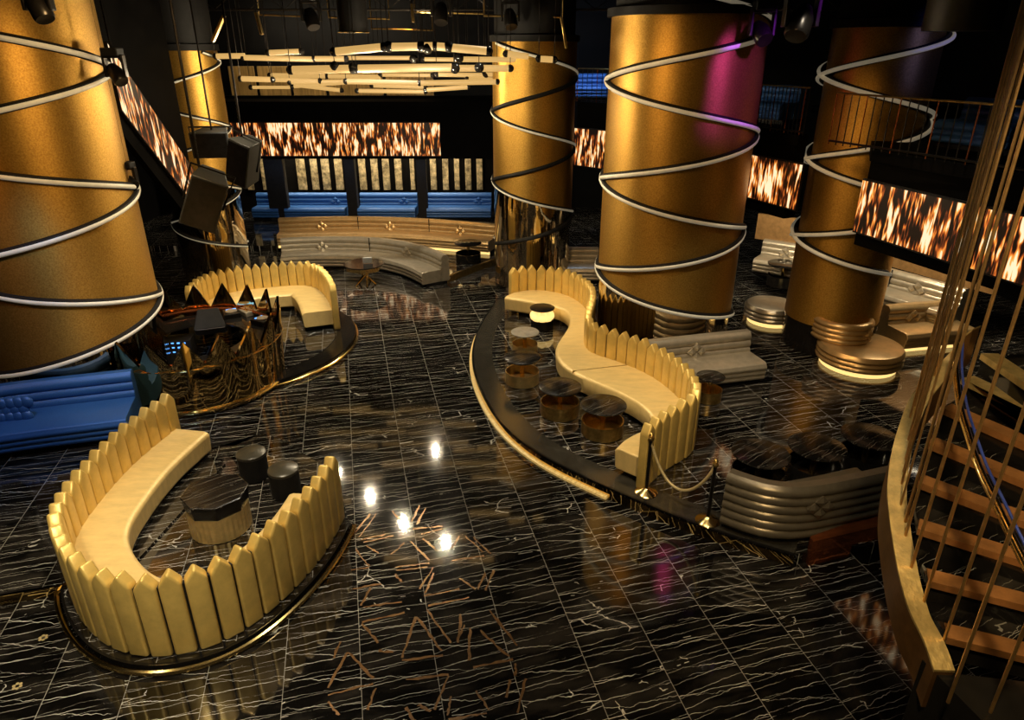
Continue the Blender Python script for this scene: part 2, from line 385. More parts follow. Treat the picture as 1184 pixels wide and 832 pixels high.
bm = NB(); sweep(bm, edge, [(-0.02, 0.0), (-0.005, 0.0), (-0.005, DZ-0.03), (-0.02, DZ-0.03)])
struct('trim_3', bm, MIRROR_GOLD, label='mirrored gold riser of the curved dais')
LEDM = M('riser_led', (0.9, 0.66, 0.28), 0.4, 0, 0.5, 30, emit=(0.95, 0.62, 0.18), estr=0.28, color2=(0.4, 0.26, 0.08))
cut = edge[14:70]
bm = NB(); sweep(bm, cut, [(-0.075, 0.0), (-0.02, 0.0), (-0.02, 0.05), (-0.075, 0.035)])
struct('trim_4', bm, LEDM, label='lit gold strip at the foot of the dais')
# back terrace
bt = [P(a, b, DZ).to_2d() for a, b in ((577, 297), (512, 321), (470, 300), (400, 286), (320, 284))]
struct('floor_terrace_back', slab(NB(), [Vector((1.0, 24)), Vector((0.8, 21.6))] + bt + [Vector((-13, 22.5)), Vector((-13, 29)), Vector((1.0, 29))], 0.001, DZ), MARBLE_DAIS, smooth_=False)
bm = NB(); e2 = resample([bt[0], bt[1]], 4); sweep(bm, e2, [(-0.03, 0), (0.05, 0), (0.05, DZ+0.01), (-0.03, DZ+0.01)])
struct('trim_5', bm, BRASS, label='brass step edge beside the silver banquette')
# left terrace
lt = [P(a, b, DZ).to_2d() for a, b in ((-160, 712), (0, 684), (84, 670))]
struct('floor_terrace_left', slab(NB(), [lt[0], lt[1], lt[2], Vector((-4.9, 6.9)), Vector((-4.6, 9.4)), Vector((-6.2, 10.6)), Vector((-7.1, 11.9)), Vector((-8.6, 14.6)), Vector((-13, 15)), Vector((-13, 6))], 0.001, DZ-0.05), MARBLE_DAIS, smooth_=False)
LT = DZ-0.05
bm = NB(); sweep(bm, resample([lt[0], lt[2]], 5), [(-0.02, 0), (0.02, 0), (0.02, LT+0.004), (-0.02, LT+0.004)], -1)
struct('trim_6', bm, MIRROR_GOLD, label='gold mosaic riser at the left terrace')

# ------------------------------------------------------------------ picket sofas
def slat_mesh(h=1.11, wd=0.226, th=0.15, pk=0.15):
    bm = NB(); o = [(-wd/2, 0), (wd/2, 0), (wd/2, h-pk), (0, h), (-wd/2, h-pk)]
    a = [bm.verts.new((x, -th/2, z)) for x, z in o]; b_ = [bm.verts.new((x, th/2, z)) for x, z in o]
    bm.faces.new(a); bm.faces.new(b_)
    for i in range(5): bm.faces.new((a[i], a[(i+1) % 5], b_[(i+1) % 5], b_[i]))
    bmesh.ops.recalc_face_normals(bm, faces=bm.faces)
    bmesh.ops.bevel(bm, geom=list(bm.edges), offset=0.034, segments=4, profile=0.5, affect='EDGES')
    me = bpy.data.meshes.new('slat'); bm.to_mesh(me); bm.free(); me.materials.append(GOLD_LEATHER)
    for p in me.polygons: p.use_smooth = True
    me.set_sharp_from_angle(angle=math.radians(50))
    return me
SLAT = slat_mesh()
def pickets(root, path, n, z):
    bm = NB(); sweep(bm, path, [(-0.03, z), (0.03, z), (0.03, z+0.93), (-0.03, z+0.93)]); obj('slat_gap_shade', bm, BLACKM, root)  # added black strip standing for the shade in the gaps between slats
    pts = resample(path, n); tg = tangents(pts); sp = length(path)/(n-1)
    base = wloc(root)
    for p, t in zip(pts, tg):
        o = bpy.data.objects.new('slat', SLAT); COL.objects.link(o); o.parent = root
        o.location = Vector((p.x, p.y, z))-base; o.rotation_euler = (0, 0, math.atan2(t.y, t.x)); o.scale = (sp/0.243, 1, random.uniform(0.985, 1.015))
def seat(root, A, B, z0, z1, name='seat', m=None):
    bm = NB(); r = 0.05
    loft(bm, A, B, [(0, 0, z0), (0, 0, z1), (1, r*1.6, z1+0.005), (1, r*0.5, z1-r*0.35), (1, 0, z1-r), (1, 0.02, z0+0.03), (1, 0.05, z0)])
    return obj(name, bm, m or SEAT_LEATHER, root, bevel=0.02)

# foreground horseshoe sofa
S1 = [(190,454),(175,466),(158,475),(146,485),(133,496),(122,506),(111,517),(101,527),(94,537),(84,546),(73,557),(66,570),(58,582),(56,596),(61,609),(69,623),(76,638),(91.5,652),(110,662),(132,667),(156,667),(183,665),(212,661),(241,652),(268,639),(286,623),(307,608),(327,594),(341,580),(352,567),(366,553),(371,544),(376,534),(381,526)]
p1 = resample(catmull(smooth(P2(S1, 1.2), 4), 5), 120)
root = thing('picket_sofa', (-4.2, 7.6, 0.1), 'large gold horseshoe sofa with pointed picket back in the left foreground', 'sofa')
PZ = 0.10
pickets(root, p1, 34, PZ)
in0 = smooth(offset(p1, 0.05), 6); in1 = smooth(offset(p1, 0.66), 10)
# seat runs just past the last slat at the far end
seat(root, in0, in1, PZ+0.10, PZ+0.46)
bm = NB(); loft(bm, smooth(offset(p1, 0.12), 6), smooth(offset(p1, 0.58), 10), [(0, 0, PZ), (0, 0, PZ+0.1), (1, 0, PZ+0.1), (1, 0, PZ)])
obj('base', bm, BLACK, root)
# plinth under it
out1 = smooth(offset(p1, -0.16), 3)
close = [P(a, b, PZ).to_2d() for a, b in ((388, 548), (345, 520), (330, 510), (304, 500), (272, 515), (252, 516))]
ring = out1 + close
pl = thing('sofa_plinth', (-4.2, 7.6, 0), 'low black marble plinth with gold rim under the foreground horseshoe sofa', 'plinth')
obj('platform', slab(NB(), ring, 0.002, PZ), MARBLE_DAIS, pl, smooth_=False)
bm = NB(); sweep(bm, out1, [(-0.01, 0.0), (0.02, 0.0), (0.02, PZ+0.006), (-0.01, PZ+0.006)], -1); obj('fascia', bm, BLACK, pl)
rimp = smooth(offset(p1, -0.23), 3)
obj('rim', tube(NB(), [(p.x, p.y, 0.045) for p in rimp], 0.035), GOLD, pl)

# middle left sofa behind the booth
S2 = [(217,329),(222,323),(229,318),(238,314.5),(246,312),(254,310),(262,308.5),(272,307),(283,305.5),(295,304.5),(305,303.5),(316,302.6),(326,302),(335,301.5),(343,301),(351,301),(359,301.3),(365,302.6),(370,306),(375,310),(379,315),(382,321),(384,328)]
PZ2 = 0.15
p2 = resample(catmull(smooth(P2(S2, 1.25), 5), 5), 90)
root = thing('picket_sofa', (-5.8, 16.0, PZ2), 'gold picket-back sofa curving behind the mirrored booth', 'sofa')
pickets(root, p2, 27, PZ2)
a_ = smooth(offset(p2, -0.05), 6); b_ = smooth(offset(p2, -0.75), 14)
seat(root, a_, b_, PZ2+0.12, PZ2+0.47)
bm = NB()
for k in (10, 40, 60, 80):
    for q in (a_[k], b_[k]): cyl(bm, (q.x*0.9+a_[k].x*0.1, q.y*0.9+a_[k].y*0.1, PZ2), 0.025, 0.13, 10)
obj('legs', bm, GOLD, root)

# long serpentine sofa on the dais
S3 = [(594,309),(604,307),(612,306),(622,306),(632,307),(642,308),(651,310),(661,312),(668,316),(675,320),(682,325),(688,331),(689,340),(684,350),(678,358),(677,366),(682,372),(690,375),(702,377),(713,380),(723,383.5),(737,388),(747,392),(756,396),(768,402),(778,409),(785,415),(794,422),(800,428),(804,434),(808,442),(808,449),(806,455),(799,459),(789,463),(779,467),(769,472),(759,480),(750,489)]
p3 = resample(catmull(smooth(P2(S3, 1.27), 3), 5), 160)
root = thing('picket_sofa', (1.6, 12.0, DZ), 'long gold serpentine picket-back sofa on the right dais', 'sofa')
n3 = int(round(length(p3)/0.245))+1
pickets(root, p3, n3, DZ)
F3 = [(583,343),(598,345),(612,348),(628,350),(642,353),(654,357),(660,364),(660,374),(652,386),(643,396),(640,408),(647,421),(666,433),(694,444),(721,455),(741,466),(754,478),(757,488),(748,495),(733,500),(720,506),(711,517)]
f3 = resample(catmull(smooth(P2(F3, DZ+0.47), 1), 6), 160)
# pair the seat front with the nearest travel of the back
A3 = smooth(offset(p3, -0.05), 4)
seat(root, A3, smooth(f3, 3), DZ+0.11, DZ+0.47)
ia = 96; q0, q1_ = A3[ia], f3[ia]; bm = NB(); dd = q1_-q0; box(bm, ((q0.x+q1_.x)/2, (q0.y+q1_.y)/2, DZ+0.30), (dd.length-0.01, 0.014, 0.36), math.atan2(dd.y, dd.x)); obj('seat_seam', bm, BRASS, root)
bm = NB()
for k in range(6, 160, 22):
    q = f3[k].lerp(A3[k], 0.15); cyl(bm, (q.x, q.y, DZ), 0.022, 0.12, 10)
    q = A3[k]; cyl(bm, (q.x, q.y, DZ), 0.022, 0.12, 10)
obj('legs', bm, GOLD, root)

# round plinth beneath booth and middle sofa
rp = [P(a, b, 0).to_2d() for a, b in ((331, 450), (350, 444), (366, 435), (380, 422), (389, 410), (394, 396), (392, 380))]
def circfit(pts):
    # least squares circle
    import numpy as np
    A = np.array([[2*p.x, 2*p.y, 1] for p in pts]); b_ = np.array([p.x**2+p.y**2 for p in pts])
    x = np.linalg.lstsq(A, b_, rcond=None)[0]; return x[0], x[1], math.sqrt(x[2]+x[0]**2+x[1]**2)
cxp, cyp, rp_ = circfit(rp)
cxp, cyp, rp_ = -6.35, 14.55, 2.75
pl = thing('round_plinth', (cxp, cyp, 0), 'round black plinth with gold rim under the sofa behind the booth', 'plinth')
bm = NB(); lathe(bm, (cxp, cyp, 0), [(0.01, 0.002), (rp_-0.03, 0.002), (rp_-0.03, PZ2-0.01), (0.01, PZ2-0.01)], 96)
obj('platform', bm, BLACK, pl)
bm = NB(); lathe(bm, (cxp, cyp, 0), [(0.01, PZ2-0.01), (rp_-0.45, PZ2-0.01), (rp_-0.45, PZ2), (0.01, PZ2)], 96); obj('inlay', bm, MARBLE_DAIS, pl)
bm = NB(); tube(bm, [(cxp+(rp_)*math.cos(a), cyp+(rp_)*math.sin(a), 0.04) for a in [2*PI*k/96 for k in range(96)]], 0.035, closed=True)
obj('rim', bm, GOLD, pl)

# ------------------------------------------------------------------ channel-tufted banquettes
def channel_pts(x0, z0, x1, z1, n, bulge):
    out = []
    dx, dz = x1-x0, z1-z0; L_ = math.hypot(dx, dz); nx, nz = -dz/L_, dx/L_
    for i in range(n):
        for k in range(5):
            t = (i+k/5)/n; bb = bulge*math.sin(PI*k/5)**0.6
            out.append((x0+dx*t+nx*bb, z0+dz*t+nz*bb))
    out.append((x1, z1)); return out
def diamond(bm, c, t, n, s=0.19, lift=0.035):
    """quilted lozenge: four little rhombs standing off the leather"""
    up = Vector((0, 0, 1))
    for du, dv in ((0, s/2), (0, -s/2), (s*0.55, 0), (-s*0.55, 0)):
        q = Vector(c)+t*du+up*dv
        ring_ = [q+t*(s*0.5), q+up*(s*0.46), q-t*(s*0.5), q-up*(s*0.46)]
        vs = [bm.verts.new(p+n*lift) for p in ring_]; v2 = [bm.verts.new(p-n*0.03) for p in ring_]
        top = bm.verts.new(q+n*(lift+0.03))
        for i in range(4):
            bm.faces.new((vs[i], vs[(i+1) % 4], top)); bm.faces.new((v2[i], v2[(i+1) % 4], vs[(i+1) % 4], vs[i]))
def banquette(label, path, side, z0, m=SILVER, back_h=0.85, depth=0.75, emblems=(), glow=False, seat_=True, emb_side=1, group=None, seams=(), bch=5, base_h=0.1):
    n = max(12, int(length(path)/0.15)); path = resample(path, n)
    mid = path[n//2]
    r = thing('banquette', (mid.x, mid.y, z0), label, 'sofa', group)
    zt = z0+back_h
    prof = [(-0.12, z0+base_h)] + channel_pts(-0.12, z0+base_h, -0.10, zt-0.03, bch, 0.034) + [(-0.07, zt), (0.05, zt), (0.08, zt-0.03)] + channel_pts(0.08, zt-0.03, 0.14, z0+base_h, bch, 0.034)
    bm = NB(); sweep(bm, path, prof[1:], side); obj('backrest', bm, m, r)
    if seat_:
        zs = z0+0.45
        prof = [(0.1, z0+base_h), (0.1, zs), (depth-0.06, zs+0.01), (depth-0.01, zs-0.02)] + channel_pts(depth, zs-0.05, depth-0.04, z0+base_h, 3, 0.032)
        bm = NB(); sweep(bm, path, prof, side); obj('seat', bm, m, r, bevel=0.012)
    bm = NB(); sweep(bm, path, [(-0.06, z0), (-0.06, z0+base_h), ((depth-0.14 if seat_ else 0.08), z0+base_h), ((depth-0.14 if seat_ else 0.08), z0)], side); obj('plinth', bm, BLACK, r)
    if glow:
        bm = NB(); sweep(bm, path, [(depth-0.13, z0+0.01), (depth-0.13, z0+base_h), (depth-0.09, z0+base_h), (depth-0.09, z0+0.01)], side); obj('light_strip', bm, LED, r, label='glowing warm strip under the seat')
    tg = tangents(path)
    for e in emblems:
        i = int(e*(n-1)); t = tg[i]; nn = Vector((-t.y, t.x, 0))*side*emb_side; t3 = Vector((t.x, t.y, 0))
        off_ = 0.115 if emb_side > 0 else 0.115
        bm = NB(); diamond(bm, Vector((path[i].x, path[i].y, z0+back_h*0.66))+nn*off_, t3, nn); obj('quilted_emblem', bm, m, r, smooth_=False)
    for e in seams:
        i = int(e*(n-1)); t = tg[i]; nn = Vector((-t.y, t.x, 0))*side
        bm = NB(); box(bm, Vector((path[i].x, path[i].y, z0+0.66))+nn*0.125, (0.018, 0.05, 0.42), math.atan2(t.y, t.x)); obj('seam', bm, BLACKM, r)
    return r
def tr(px, z, n=40, sm=1): return resample(catmull(smooth(P2(px, z), sm), 6), n)
banquette('long silver channelled banquette curving at the back of the dance floor', tr([(324,275.5),(350,274),(376,273),(423,273.5),(452,276),(480,281),(503,289),(514,295)], 0.85), -1, 0.0, SILVER, emblems=(0.22, 0.70), seams=(0.48,))
banquette('long bronze-toned channelled banquette behind the silver one', tr([(322,252),(366,250.5),(412,250),(455,251),(498,253),(533,255.5),(574,259)], 1.03), -1, DZ, BRONZE, emblems=(0.2, 0.52, 0.84), seams=(0.36, 0.7), glow=True)
banquette('short silver banquette between the two thick gold columns', tr([(609,291),(617,287),(640,285.5),(692,286)], 1.03), -1, DZ, SILVER, emblems=(0.3,))
banquette('silver banquette in front of the thick central column', tr([(748,394),(780,390.5),(812,387),(866,381.5)], 1.03), -1, DZ, SILVER, emblems=(0.52,), depth=0.75)
banquette('silver banquette seen from behind beside the rope stanchions', tr([(845,543),(869,552),(898,560),(930,561.5),(975,552),(1040,538)], 1.07), 1, DZ, SILVER_SHADED, emblems=(0.48,), emb_side=-1, depth=0.7, back_h=0.89, bch=6)
banquette('bronze banquette with glowing base right of the slanting right column', tr([(1026,353),(1060,350),(1105,347)], 1.03), -1, DZ, BRONZE, emblems=(0.45,), glow=True)
banquette('silver banquette in the alcove under the right flame screen', tr([(1020,308),(1042,313.5),(1099,329),(1118,334)], 1.35), -1, 0.5, SILVER, emblems=(0.55,), seams=(0.2,))
banquette('small silver banquette in the alcove left of the right column', tr([(884,276),(905,279),(935,284)], 1.35), -1, 0.5, SILVER, emblems=(0.6,))
# silver banquettes under blue light, the blue put into their leather colour
r = banquette('long blue-lit silver channelled banquette at the left edge', tr([(-110,463),(0,446),(60,439.5),(84.6,437),(152,429.5)], 1.0), -1, LT, SILVER_BLUELIT, depth=1.0, back_h=0.9)
bm = NB()
for i in range(4):
    for j in range(3):
        c_ = P(2+i*9.5-(j % 2)*4, 467+j*8-i*0.8, 0.62+0.12*(2-j))
        bmesh.ops.create_uvsphere(bm, u_segments=12, v_segments=8, radius=0.115, matrix=Matrix.Translation(c_) @ Matrix.Diagonal((1, 0.6, 1, 1)))
o = obj('tufted_cushion', bm, SILVER_BLUELIT); tag(o, 'blue-lit diamond-tufted bolster cushion on the left blue banquette', 'cushion')
for k, (x0, x1, lab) in enumerate(((296, 326, 'leftmost blue-lit silver banquette in the back alcoves, half hidden by a speaker'), (333, 402, 'blue-lit silver banquette in the back alcove left of the middle dark pier'), (416, 482, 'blue-lit silver banquette in the back alcove between the two right dark piers'), (495, 568, 'blue-lit silver banquette in the back alcove next to the narrow gold column'))):
    z0 = DZ+0.02; a_ = PY(x0, 219, 26.9); b_ = PY(x1, 219, 26.9)
    banquette(lab, [Vector((a_.x, 26.9)), Vector((b_.x, 26.9))], -1, z0, SILVER_BLUELIT, depth=0.8, emblems=(0.8,) if k else (), back_h=0.9)

# round seat by the right column
cs = P(996, 397, 0.63)
r = thing('round_banquette', (cs.x, cs.y, DZ), 'round bronze channelled seat with glowing base at the foot of the right column', 'sofa')
def disc_seat(r, c_, rad, m):
    prof = [(0.01, 0.10), (rad-0.12, 0.10)] + [(rad+x, z) for x, z in [(-0.06, 0.10)]+[(-0.03+0.03*math.sin(PI*k/4), 0.11+0.1*i+0.1*k/4) for i in range(3) for k in range(5)]] + [(rad-0.05, 0.44), (rad-0.1, 0.455), (0.01, 0.455)]
    obj('seat', lathe(NB(), (c_.x, c_.y, DZ), prof, 64), m, r)
    obj('light_strip', lathe(NB(), (c_.x, c_.y, DZ), [(0.01, 0.0), (rad-0.10, 0.0), (rad-0.10, 0.10), (0.01, 0.10)], 64), LED, r, label='glowing warm strip under the seat')
disc_seat(r, cs, 0.84, BRONZE)
q = P(985, 400, 0.63); bx, by = q.x, q.y+0.585
obj('backrest', lathe(NB(), (bx, by, DZ), [(0.50, 0.44)]+[(0.585+x, z) for x, z in [(0.03*math.sin(PI*k/4), 0.45+0.105*i+0.105*k/4) for i in range(4) for k in range(5)]]+[(0.56, 0.89), (0.50, 0.895), (0.49, 0.88), (0.49, 0.44)], 64, PI*0.9, PI*2.1), BRONZE, r)
bm = NB(); diamond(bm, Vector((bx+0.60*math.cos(-0.95), by+0.60*math.sin(-0.95), DZ+0.66)), Vector((0.81, 0.58, 0)), Vector((0.58, -0.81, 0)), 0.12); obj('quilted_emblem', bm, BRONZE, r, smooth_=False)
cs2 = P(893, 350, 0.63)
r = thing('round_banquette', (cs2.x, cs2.y, DZ), 'round silver seat with glowing base left of the right column', 'sofa')
disc_seat(r, cs2, 0.62, SILVER)

# ------------------------------------------------------------------ columns
def column(label, az, half, D, zg0, ztop, hel, base_m=MIRROR, zbase=DZ, ring_k=1.03, tube_r=0.046, tubes=((1,), (1,)), gold_cut=None, z_tube=(1.5, 7), dark_rise=False):
    """az, half in degrees; D distance to axis; hel=(z at vertex, pitch, vertex angle world)"""
    azr = math.radians(az); R = D*math.sin(math.radians(half)); cx, cy = D*math.sin(azr), D*math.cos(azr)
    r = thing('column', (cx, cy, zbase), label, 'column')
    zv, pitch, av = hel; n = 96
    bm = NB(); lo = []; hi = []
    for i in range(n):
        a = 2*PI*i/n
        z0 = gold_cut(a) if gold_cut else zg0
        lo.append(bm.verts.new((cx+R*math.cos(a), cy+R*math.sin(a), z0))); hi.append(bm.verts.new((cx+R*math.cos(a), cy+R*math.sin(a), ztop)))
    for i in range(n): bm.faces.new((lo[i], lo[(i+1) % n], hi[(i+1) % n], hi[i]))
    bm.faces.new(hi); obj('gold_cladding', bm, COLUMN_GOLD, r)
    lowtop = max(zg0, max(gold_cut(2*PI*i/n) for i in range(n)) if gold_cut else zg0)+0.1
    obj('mirrored_base', lathe(NB(), (cx, cy, zbase), [(R*0.985, 0), (R*0.985, lowtop-zbase)], n), base_m, r)
    obj('capital', lathe(NB(), (cx, cy, 0), [(R*1.06, ztop-0.02), (R*1.06, ztop+0.12), (R*0.95, ztop+0.14), (R*0.95, 8.19)], 64), BLACKM, r)
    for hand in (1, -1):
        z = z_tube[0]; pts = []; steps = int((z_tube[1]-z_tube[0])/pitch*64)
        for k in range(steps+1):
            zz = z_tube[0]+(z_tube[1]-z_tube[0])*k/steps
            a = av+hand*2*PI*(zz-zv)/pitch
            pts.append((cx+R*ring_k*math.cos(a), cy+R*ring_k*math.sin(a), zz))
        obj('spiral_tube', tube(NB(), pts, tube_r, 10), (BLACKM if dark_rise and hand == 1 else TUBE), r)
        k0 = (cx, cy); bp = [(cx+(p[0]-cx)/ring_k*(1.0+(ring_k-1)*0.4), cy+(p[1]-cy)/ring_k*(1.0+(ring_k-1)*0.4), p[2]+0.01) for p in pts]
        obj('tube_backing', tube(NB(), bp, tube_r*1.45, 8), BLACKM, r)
    return r, cx, cy, R
def helix_cut(zv, pitch, av, hand, lift=0.0):
    # one turn of the lower edge, stepping back at the vertex angle
    def f(a):
        d = (a-av) % (2*PI)
        z = zv+hand*pitch*(d/(2*PI))
        return z+lift
    return f
def front_angle(az): # world angle (from +x) pointing from the axis to the camera
    a = math.radians(az); return math.atan2(-math.cos(a), -math.sin(a))
def zpix(px, py, D, az): # height of a point at horizontal distance D
    r_ = ray(px, py); h = math.hypot(r_.x, r_.y); return H+r_.z/h*D

COLS = {}
# left giant column : vertices on its right silhouette
azc, half, D = -34.1, 5.8, 14.8
Dt = D*math.cos(math.radians(half))
zz = [zpix(128, 79, Dt, 0), zpix(160, 216, Dt, 0), zpix(184, 338, Dt, 0)]
pit = (zz[0]-zz[2])/2; av = front_angle(azc)+math.radians(84)
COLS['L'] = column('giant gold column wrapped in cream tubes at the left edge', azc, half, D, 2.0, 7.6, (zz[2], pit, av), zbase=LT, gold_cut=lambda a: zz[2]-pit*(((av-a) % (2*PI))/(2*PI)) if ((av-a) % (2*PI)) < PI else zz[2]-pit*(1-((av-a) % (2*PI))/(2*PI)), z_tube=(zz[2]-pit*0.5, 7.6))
print('colL', zz, pit)
# central thick column : vertices on its left silhouette
azc, half, D = 13.0, 5.62, 15.0
Dt = D*math.cos(math.radians(half))
zm = [zpix(705, 93, Dt, 0), zpix(693, 205, Dt, 0), zpix(690, 306, Dt, 0)]
pim = (zm[0]-zm[2])/2; avm = front_angle(azc)-math.radians(84)
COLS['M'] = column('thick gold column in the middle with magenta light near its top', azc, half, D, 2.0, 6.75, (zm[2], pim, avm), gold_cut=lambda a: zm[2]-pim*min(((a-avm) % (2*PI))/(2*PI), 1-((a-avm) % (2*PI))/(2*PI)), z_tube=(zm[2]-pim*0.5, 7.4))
print('colM', zm, pim)
# back column
azc, half, D = 1.7, 3.2, 18.9
Dt = D*math.cos(math.radians(half))
zb = [zpix(568, 129, Dt, 0), zpix(569, 208, Dt, 0)]; pib = zb[0]-zb[1]; avb = front_angle(azc)-math.radians(84)
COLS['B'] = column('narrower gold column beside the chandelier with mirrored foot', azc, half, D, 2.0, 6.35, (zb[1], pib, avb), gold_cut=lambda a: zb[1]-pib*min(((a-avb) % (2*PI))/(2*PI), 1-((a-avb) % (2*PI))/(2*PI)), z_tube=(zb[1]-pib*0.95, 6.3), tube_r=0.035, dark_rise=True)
# right column with wide loose spiral
azc, half, D = 26.2, 3.45, 15.9
zr = [zpix(968, 88, D-0.8, 0), zpix(948, 183, D-0.8, 0), zpix(928, 278, D-0.8, 0)]; pir = (zr[0]-zr[2])/2; avr = front_angle(azc)-math.radians(70)
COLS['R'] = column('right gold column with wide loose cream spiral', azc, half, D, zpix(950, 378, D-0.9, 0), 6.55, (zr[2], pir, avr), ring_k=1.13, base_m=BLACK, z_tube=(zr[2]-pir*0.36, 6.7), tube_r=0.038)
# far left column
azc, half, D = -23.8, 2.5, 20.0
zl = [zpix(256, 71, D, 0), zpix(268, 147, D, 0), zpix(286, 285, D, 0)]; pil = (zl[0]-zl[1]); avl = front_angle(azc)+math.radians(84)
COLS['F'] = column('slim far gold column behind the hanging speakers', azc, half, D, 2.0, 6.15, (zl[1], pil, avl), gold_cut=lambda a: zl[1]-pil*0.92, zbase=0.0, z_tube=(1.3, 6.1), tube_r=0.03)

# ------------------------------------------------------------------ crown-shaped booth
bc = Vector((-6.33, 12.70)); BR = 1.63
Lx, Ly, LR = COLS['L'][1], COLS['L'][2], COLS['L'][3]
booth = thing('mirrored_booth', (bc.x, bc.y, 0.0), 'round mirrored DJ booth with a crown of triangular points beside the giant column', 'booth')
bm = NB(); npk = 18; th_ = 0.05; segs = npk*6; rings = []
for i in range(segs+1):
    a = 2*PI*i/segs; ph = (i % 6)/6; tip = 1-abs(ph-0.5)*2
    z1 = 1.02+0.50*tip
    rings.append([(bc.x+(BR+dr)*math.cos(a), bc.y+(BR+dr)*math.sin(a), z) for dr, z in ((0, 0.02), (0.10*tip, z1), (0.10*tip-th_, z1), (-th_, 0.02))])
def outside(p): return math.hypot(p[0]-Lx, p[1]-Ly) > LR+0.02 and p[0] > -7.72
keep = [all(outside(q) for q in r_) for r_ in rings]
vv = [[bm.verts.new(q) for q in r_] if k else None for r_, k in zip(rings, keep)]
for i in range(segs):
    if vv[i] and vv[i+1]:
        for j in range(4): bm.faces.new((vv[i][j], vv[i][(j+1) % 4], vv[i+1][(j+1) % 4], vv[i+1][j]))
obj('crown_wall', bm, MIRROR_GOLD, booth)
def arc(rad, z, r_=0.022):
    pts = [(bc.x+rad*math.cos(2*PI*k/120), bc.y+rad*math.sin(2*PI*k/120), z) for k in range(121)]
    run = []; best = []
    pts2 = pts+pts
    for q in pts2:
        if outside(q): run.append(q)
        else: run = []
        if len(run) > len(best) and len(run) <= 120: best = list(run)
    return tube(NB(), best, r_)
obj('foot_ring', arc(BR+0.03, 0.10, 0.03), GOLD, booth, label='bright gold ring at the foot')
obj('upper_ring', arc(BR+0.05, 0.95, 0.012), GOLD, booth)
obj('counter_rim', arc(BR-0.12, 1.0, 0.035), COPPER, booth, label='copper inner rim')
bm = NB(); lathe(bm, (bc.x+0.1, bc.y-0.05, 0), [(BR-0.75, 0.88), (BR-0.12, 0.88), (BR-0.12, 0.92), (BR-0.75, 0.92), (BR-0.75, 0.88)], 60, math.radians(-75), math.radians(165))
obj('counter', bm, BLACK, booth)
bm = NB(); lathe(bm, (bc.x, bc.y, 0), [(0.01, 0.02), (BR-0.06, 0.02), (BR-0.06, 0.03), (0.01, 0.03)], 48); obj('booth_floor', bm, BLACKM, booth)
# equipment on the counter
def deck(px, py, rz, lab):
    c_ = P(px, py, 0.94)
    t = thing('media_player', (c_.x, c_.y, 0.92), lab, 'dj player', 'players on the booth counter')
    obj('body', box(NB(), (c_.x, c_.y, 0.97), (0.34, 0.36, 0.10), rz), DARKMETAL, t, bevel=0.01)
    obj('jog_wheel', cyl(NB(), (c_.x, c_.y, 1.02), 0.12, 0.02, 28), SILVER, t)
    obj('display', box(NB(), (c_.x-0.1*math.sin(rz), c_.y+0.13*math.cos(rz), 1.025), (0.2, 0.06, 0.01), rz), BLUELED, t)
deck(268, 364, 0.5, 'silver and black player on the booth counter nearest the sofa')
deck(304, 372, 1.1, 'silver and black player at the right end of the booth counter')
c_ = P(288, 361, 0.94); t = thing('mixing_desk', (c_.x, c_.y, 0.92), 'mixing desk with rows of knobs between the two players', 'mixer')
obj('body', box(NB(), (c_.x, c_.y, 0.97), (0.34, 0.4, 0.1), 0.8), SILVER, t, bevel=0.01)
bm = NB()
for i in range(4):
    for j in range(5):
        d = Matrix.Rotation(0.8, 3, 'Z') @ Vector(((i-1.5)*0.07, (j-2)*0.07, 0)); cyl(bm, (c_.x+d.x, c_.y+d.y, 1.02), 0.014, 0.03, 8)
obj('knobs', bm, GOLD, t); t.children[-1]['kind'] = 'stuff'
def wedge(loc, s, rot, lab, cat='speaker', hang=False, name='loudspeaker'):
    t = thing(name, loc, lab, cat)
    bm = NB(); w_, d_, h_ = s
    o = [(-w_/2, -d_/2), (w_/2, -d_/2), (w_*0.32, d_/2), (-w_*0.32, d_/2)]
    lo = [bm.verts.new((x, y, -h_/2)) for x, y in o]; hi = [bm.verts.new((x, y, h_/2)) for x, y in o]
    bm.faces.new(lo); bm.faces.new(hi)
    for i in range(4): bm.faces.new((lo[i], lo[(i+1) % 4], hi[(i+1) % 4], hi[i]))
    from mathutils import Euler
    R_ = Euler(rot).to_matrix().to_4x4()
    bmesh.ops.transform(bm, matrix=Matrix.Translation(Vector(loc)) @ R_, verts=bm.verts)
    obj('cabinet', bm, BLACKM if not hang else M('speaker_grey', (0.035, 0.034, 0.028), 0.5, 0, 0.2), t, bevel=0.015)
    bm = NB(); box(bm, (0, -d_/2-0.006, 0), (w_*0.9, 0.02, h_*0.92)); bmesh.ops.transform(bm, matrix=Matrix.Translation(Vector(loc)) @ R_, verts=bm.verts)
    obj('grille', bm, DARKMETAL, t)
    if hang:
        tp = Vector(loc)
        obj('hanging_bracket', tube(NB(), [tp+Vector((0, 0, h_*0.3)), tp+Vector((0, 0, h_*0.5+0.3)), (tp.x+0.03, tp.y, 8.2)], 0.02), DARKMETAL, t)
        bm = NB(); tube(bm, [tp+R_.to_3x3() @ Vector((w_/2+0.02, 0, -0.1)), tp+R_.to_3x3() @ Vector((w_/2+0.05, 0, h_/2+0.06)), tp+R_.to_3x3() @ Vector((-w_/2-0.05, 0, h_/2+0.06)), tp+R_.to_3x3() @ Vector((-w_/2-0.02, 0, -0.1))], 0.018); obj('yoke', bm, DARKMETAL, t)
    return t
c_ = P(243, 372, 1.08); wedge((c_.x, c_.y, 1.10), (0.62, 0.42, 0.36), (0.9, 0, 0.35), 'black wedge monitor lying inside the mirrored booth', name='stage_monitor')
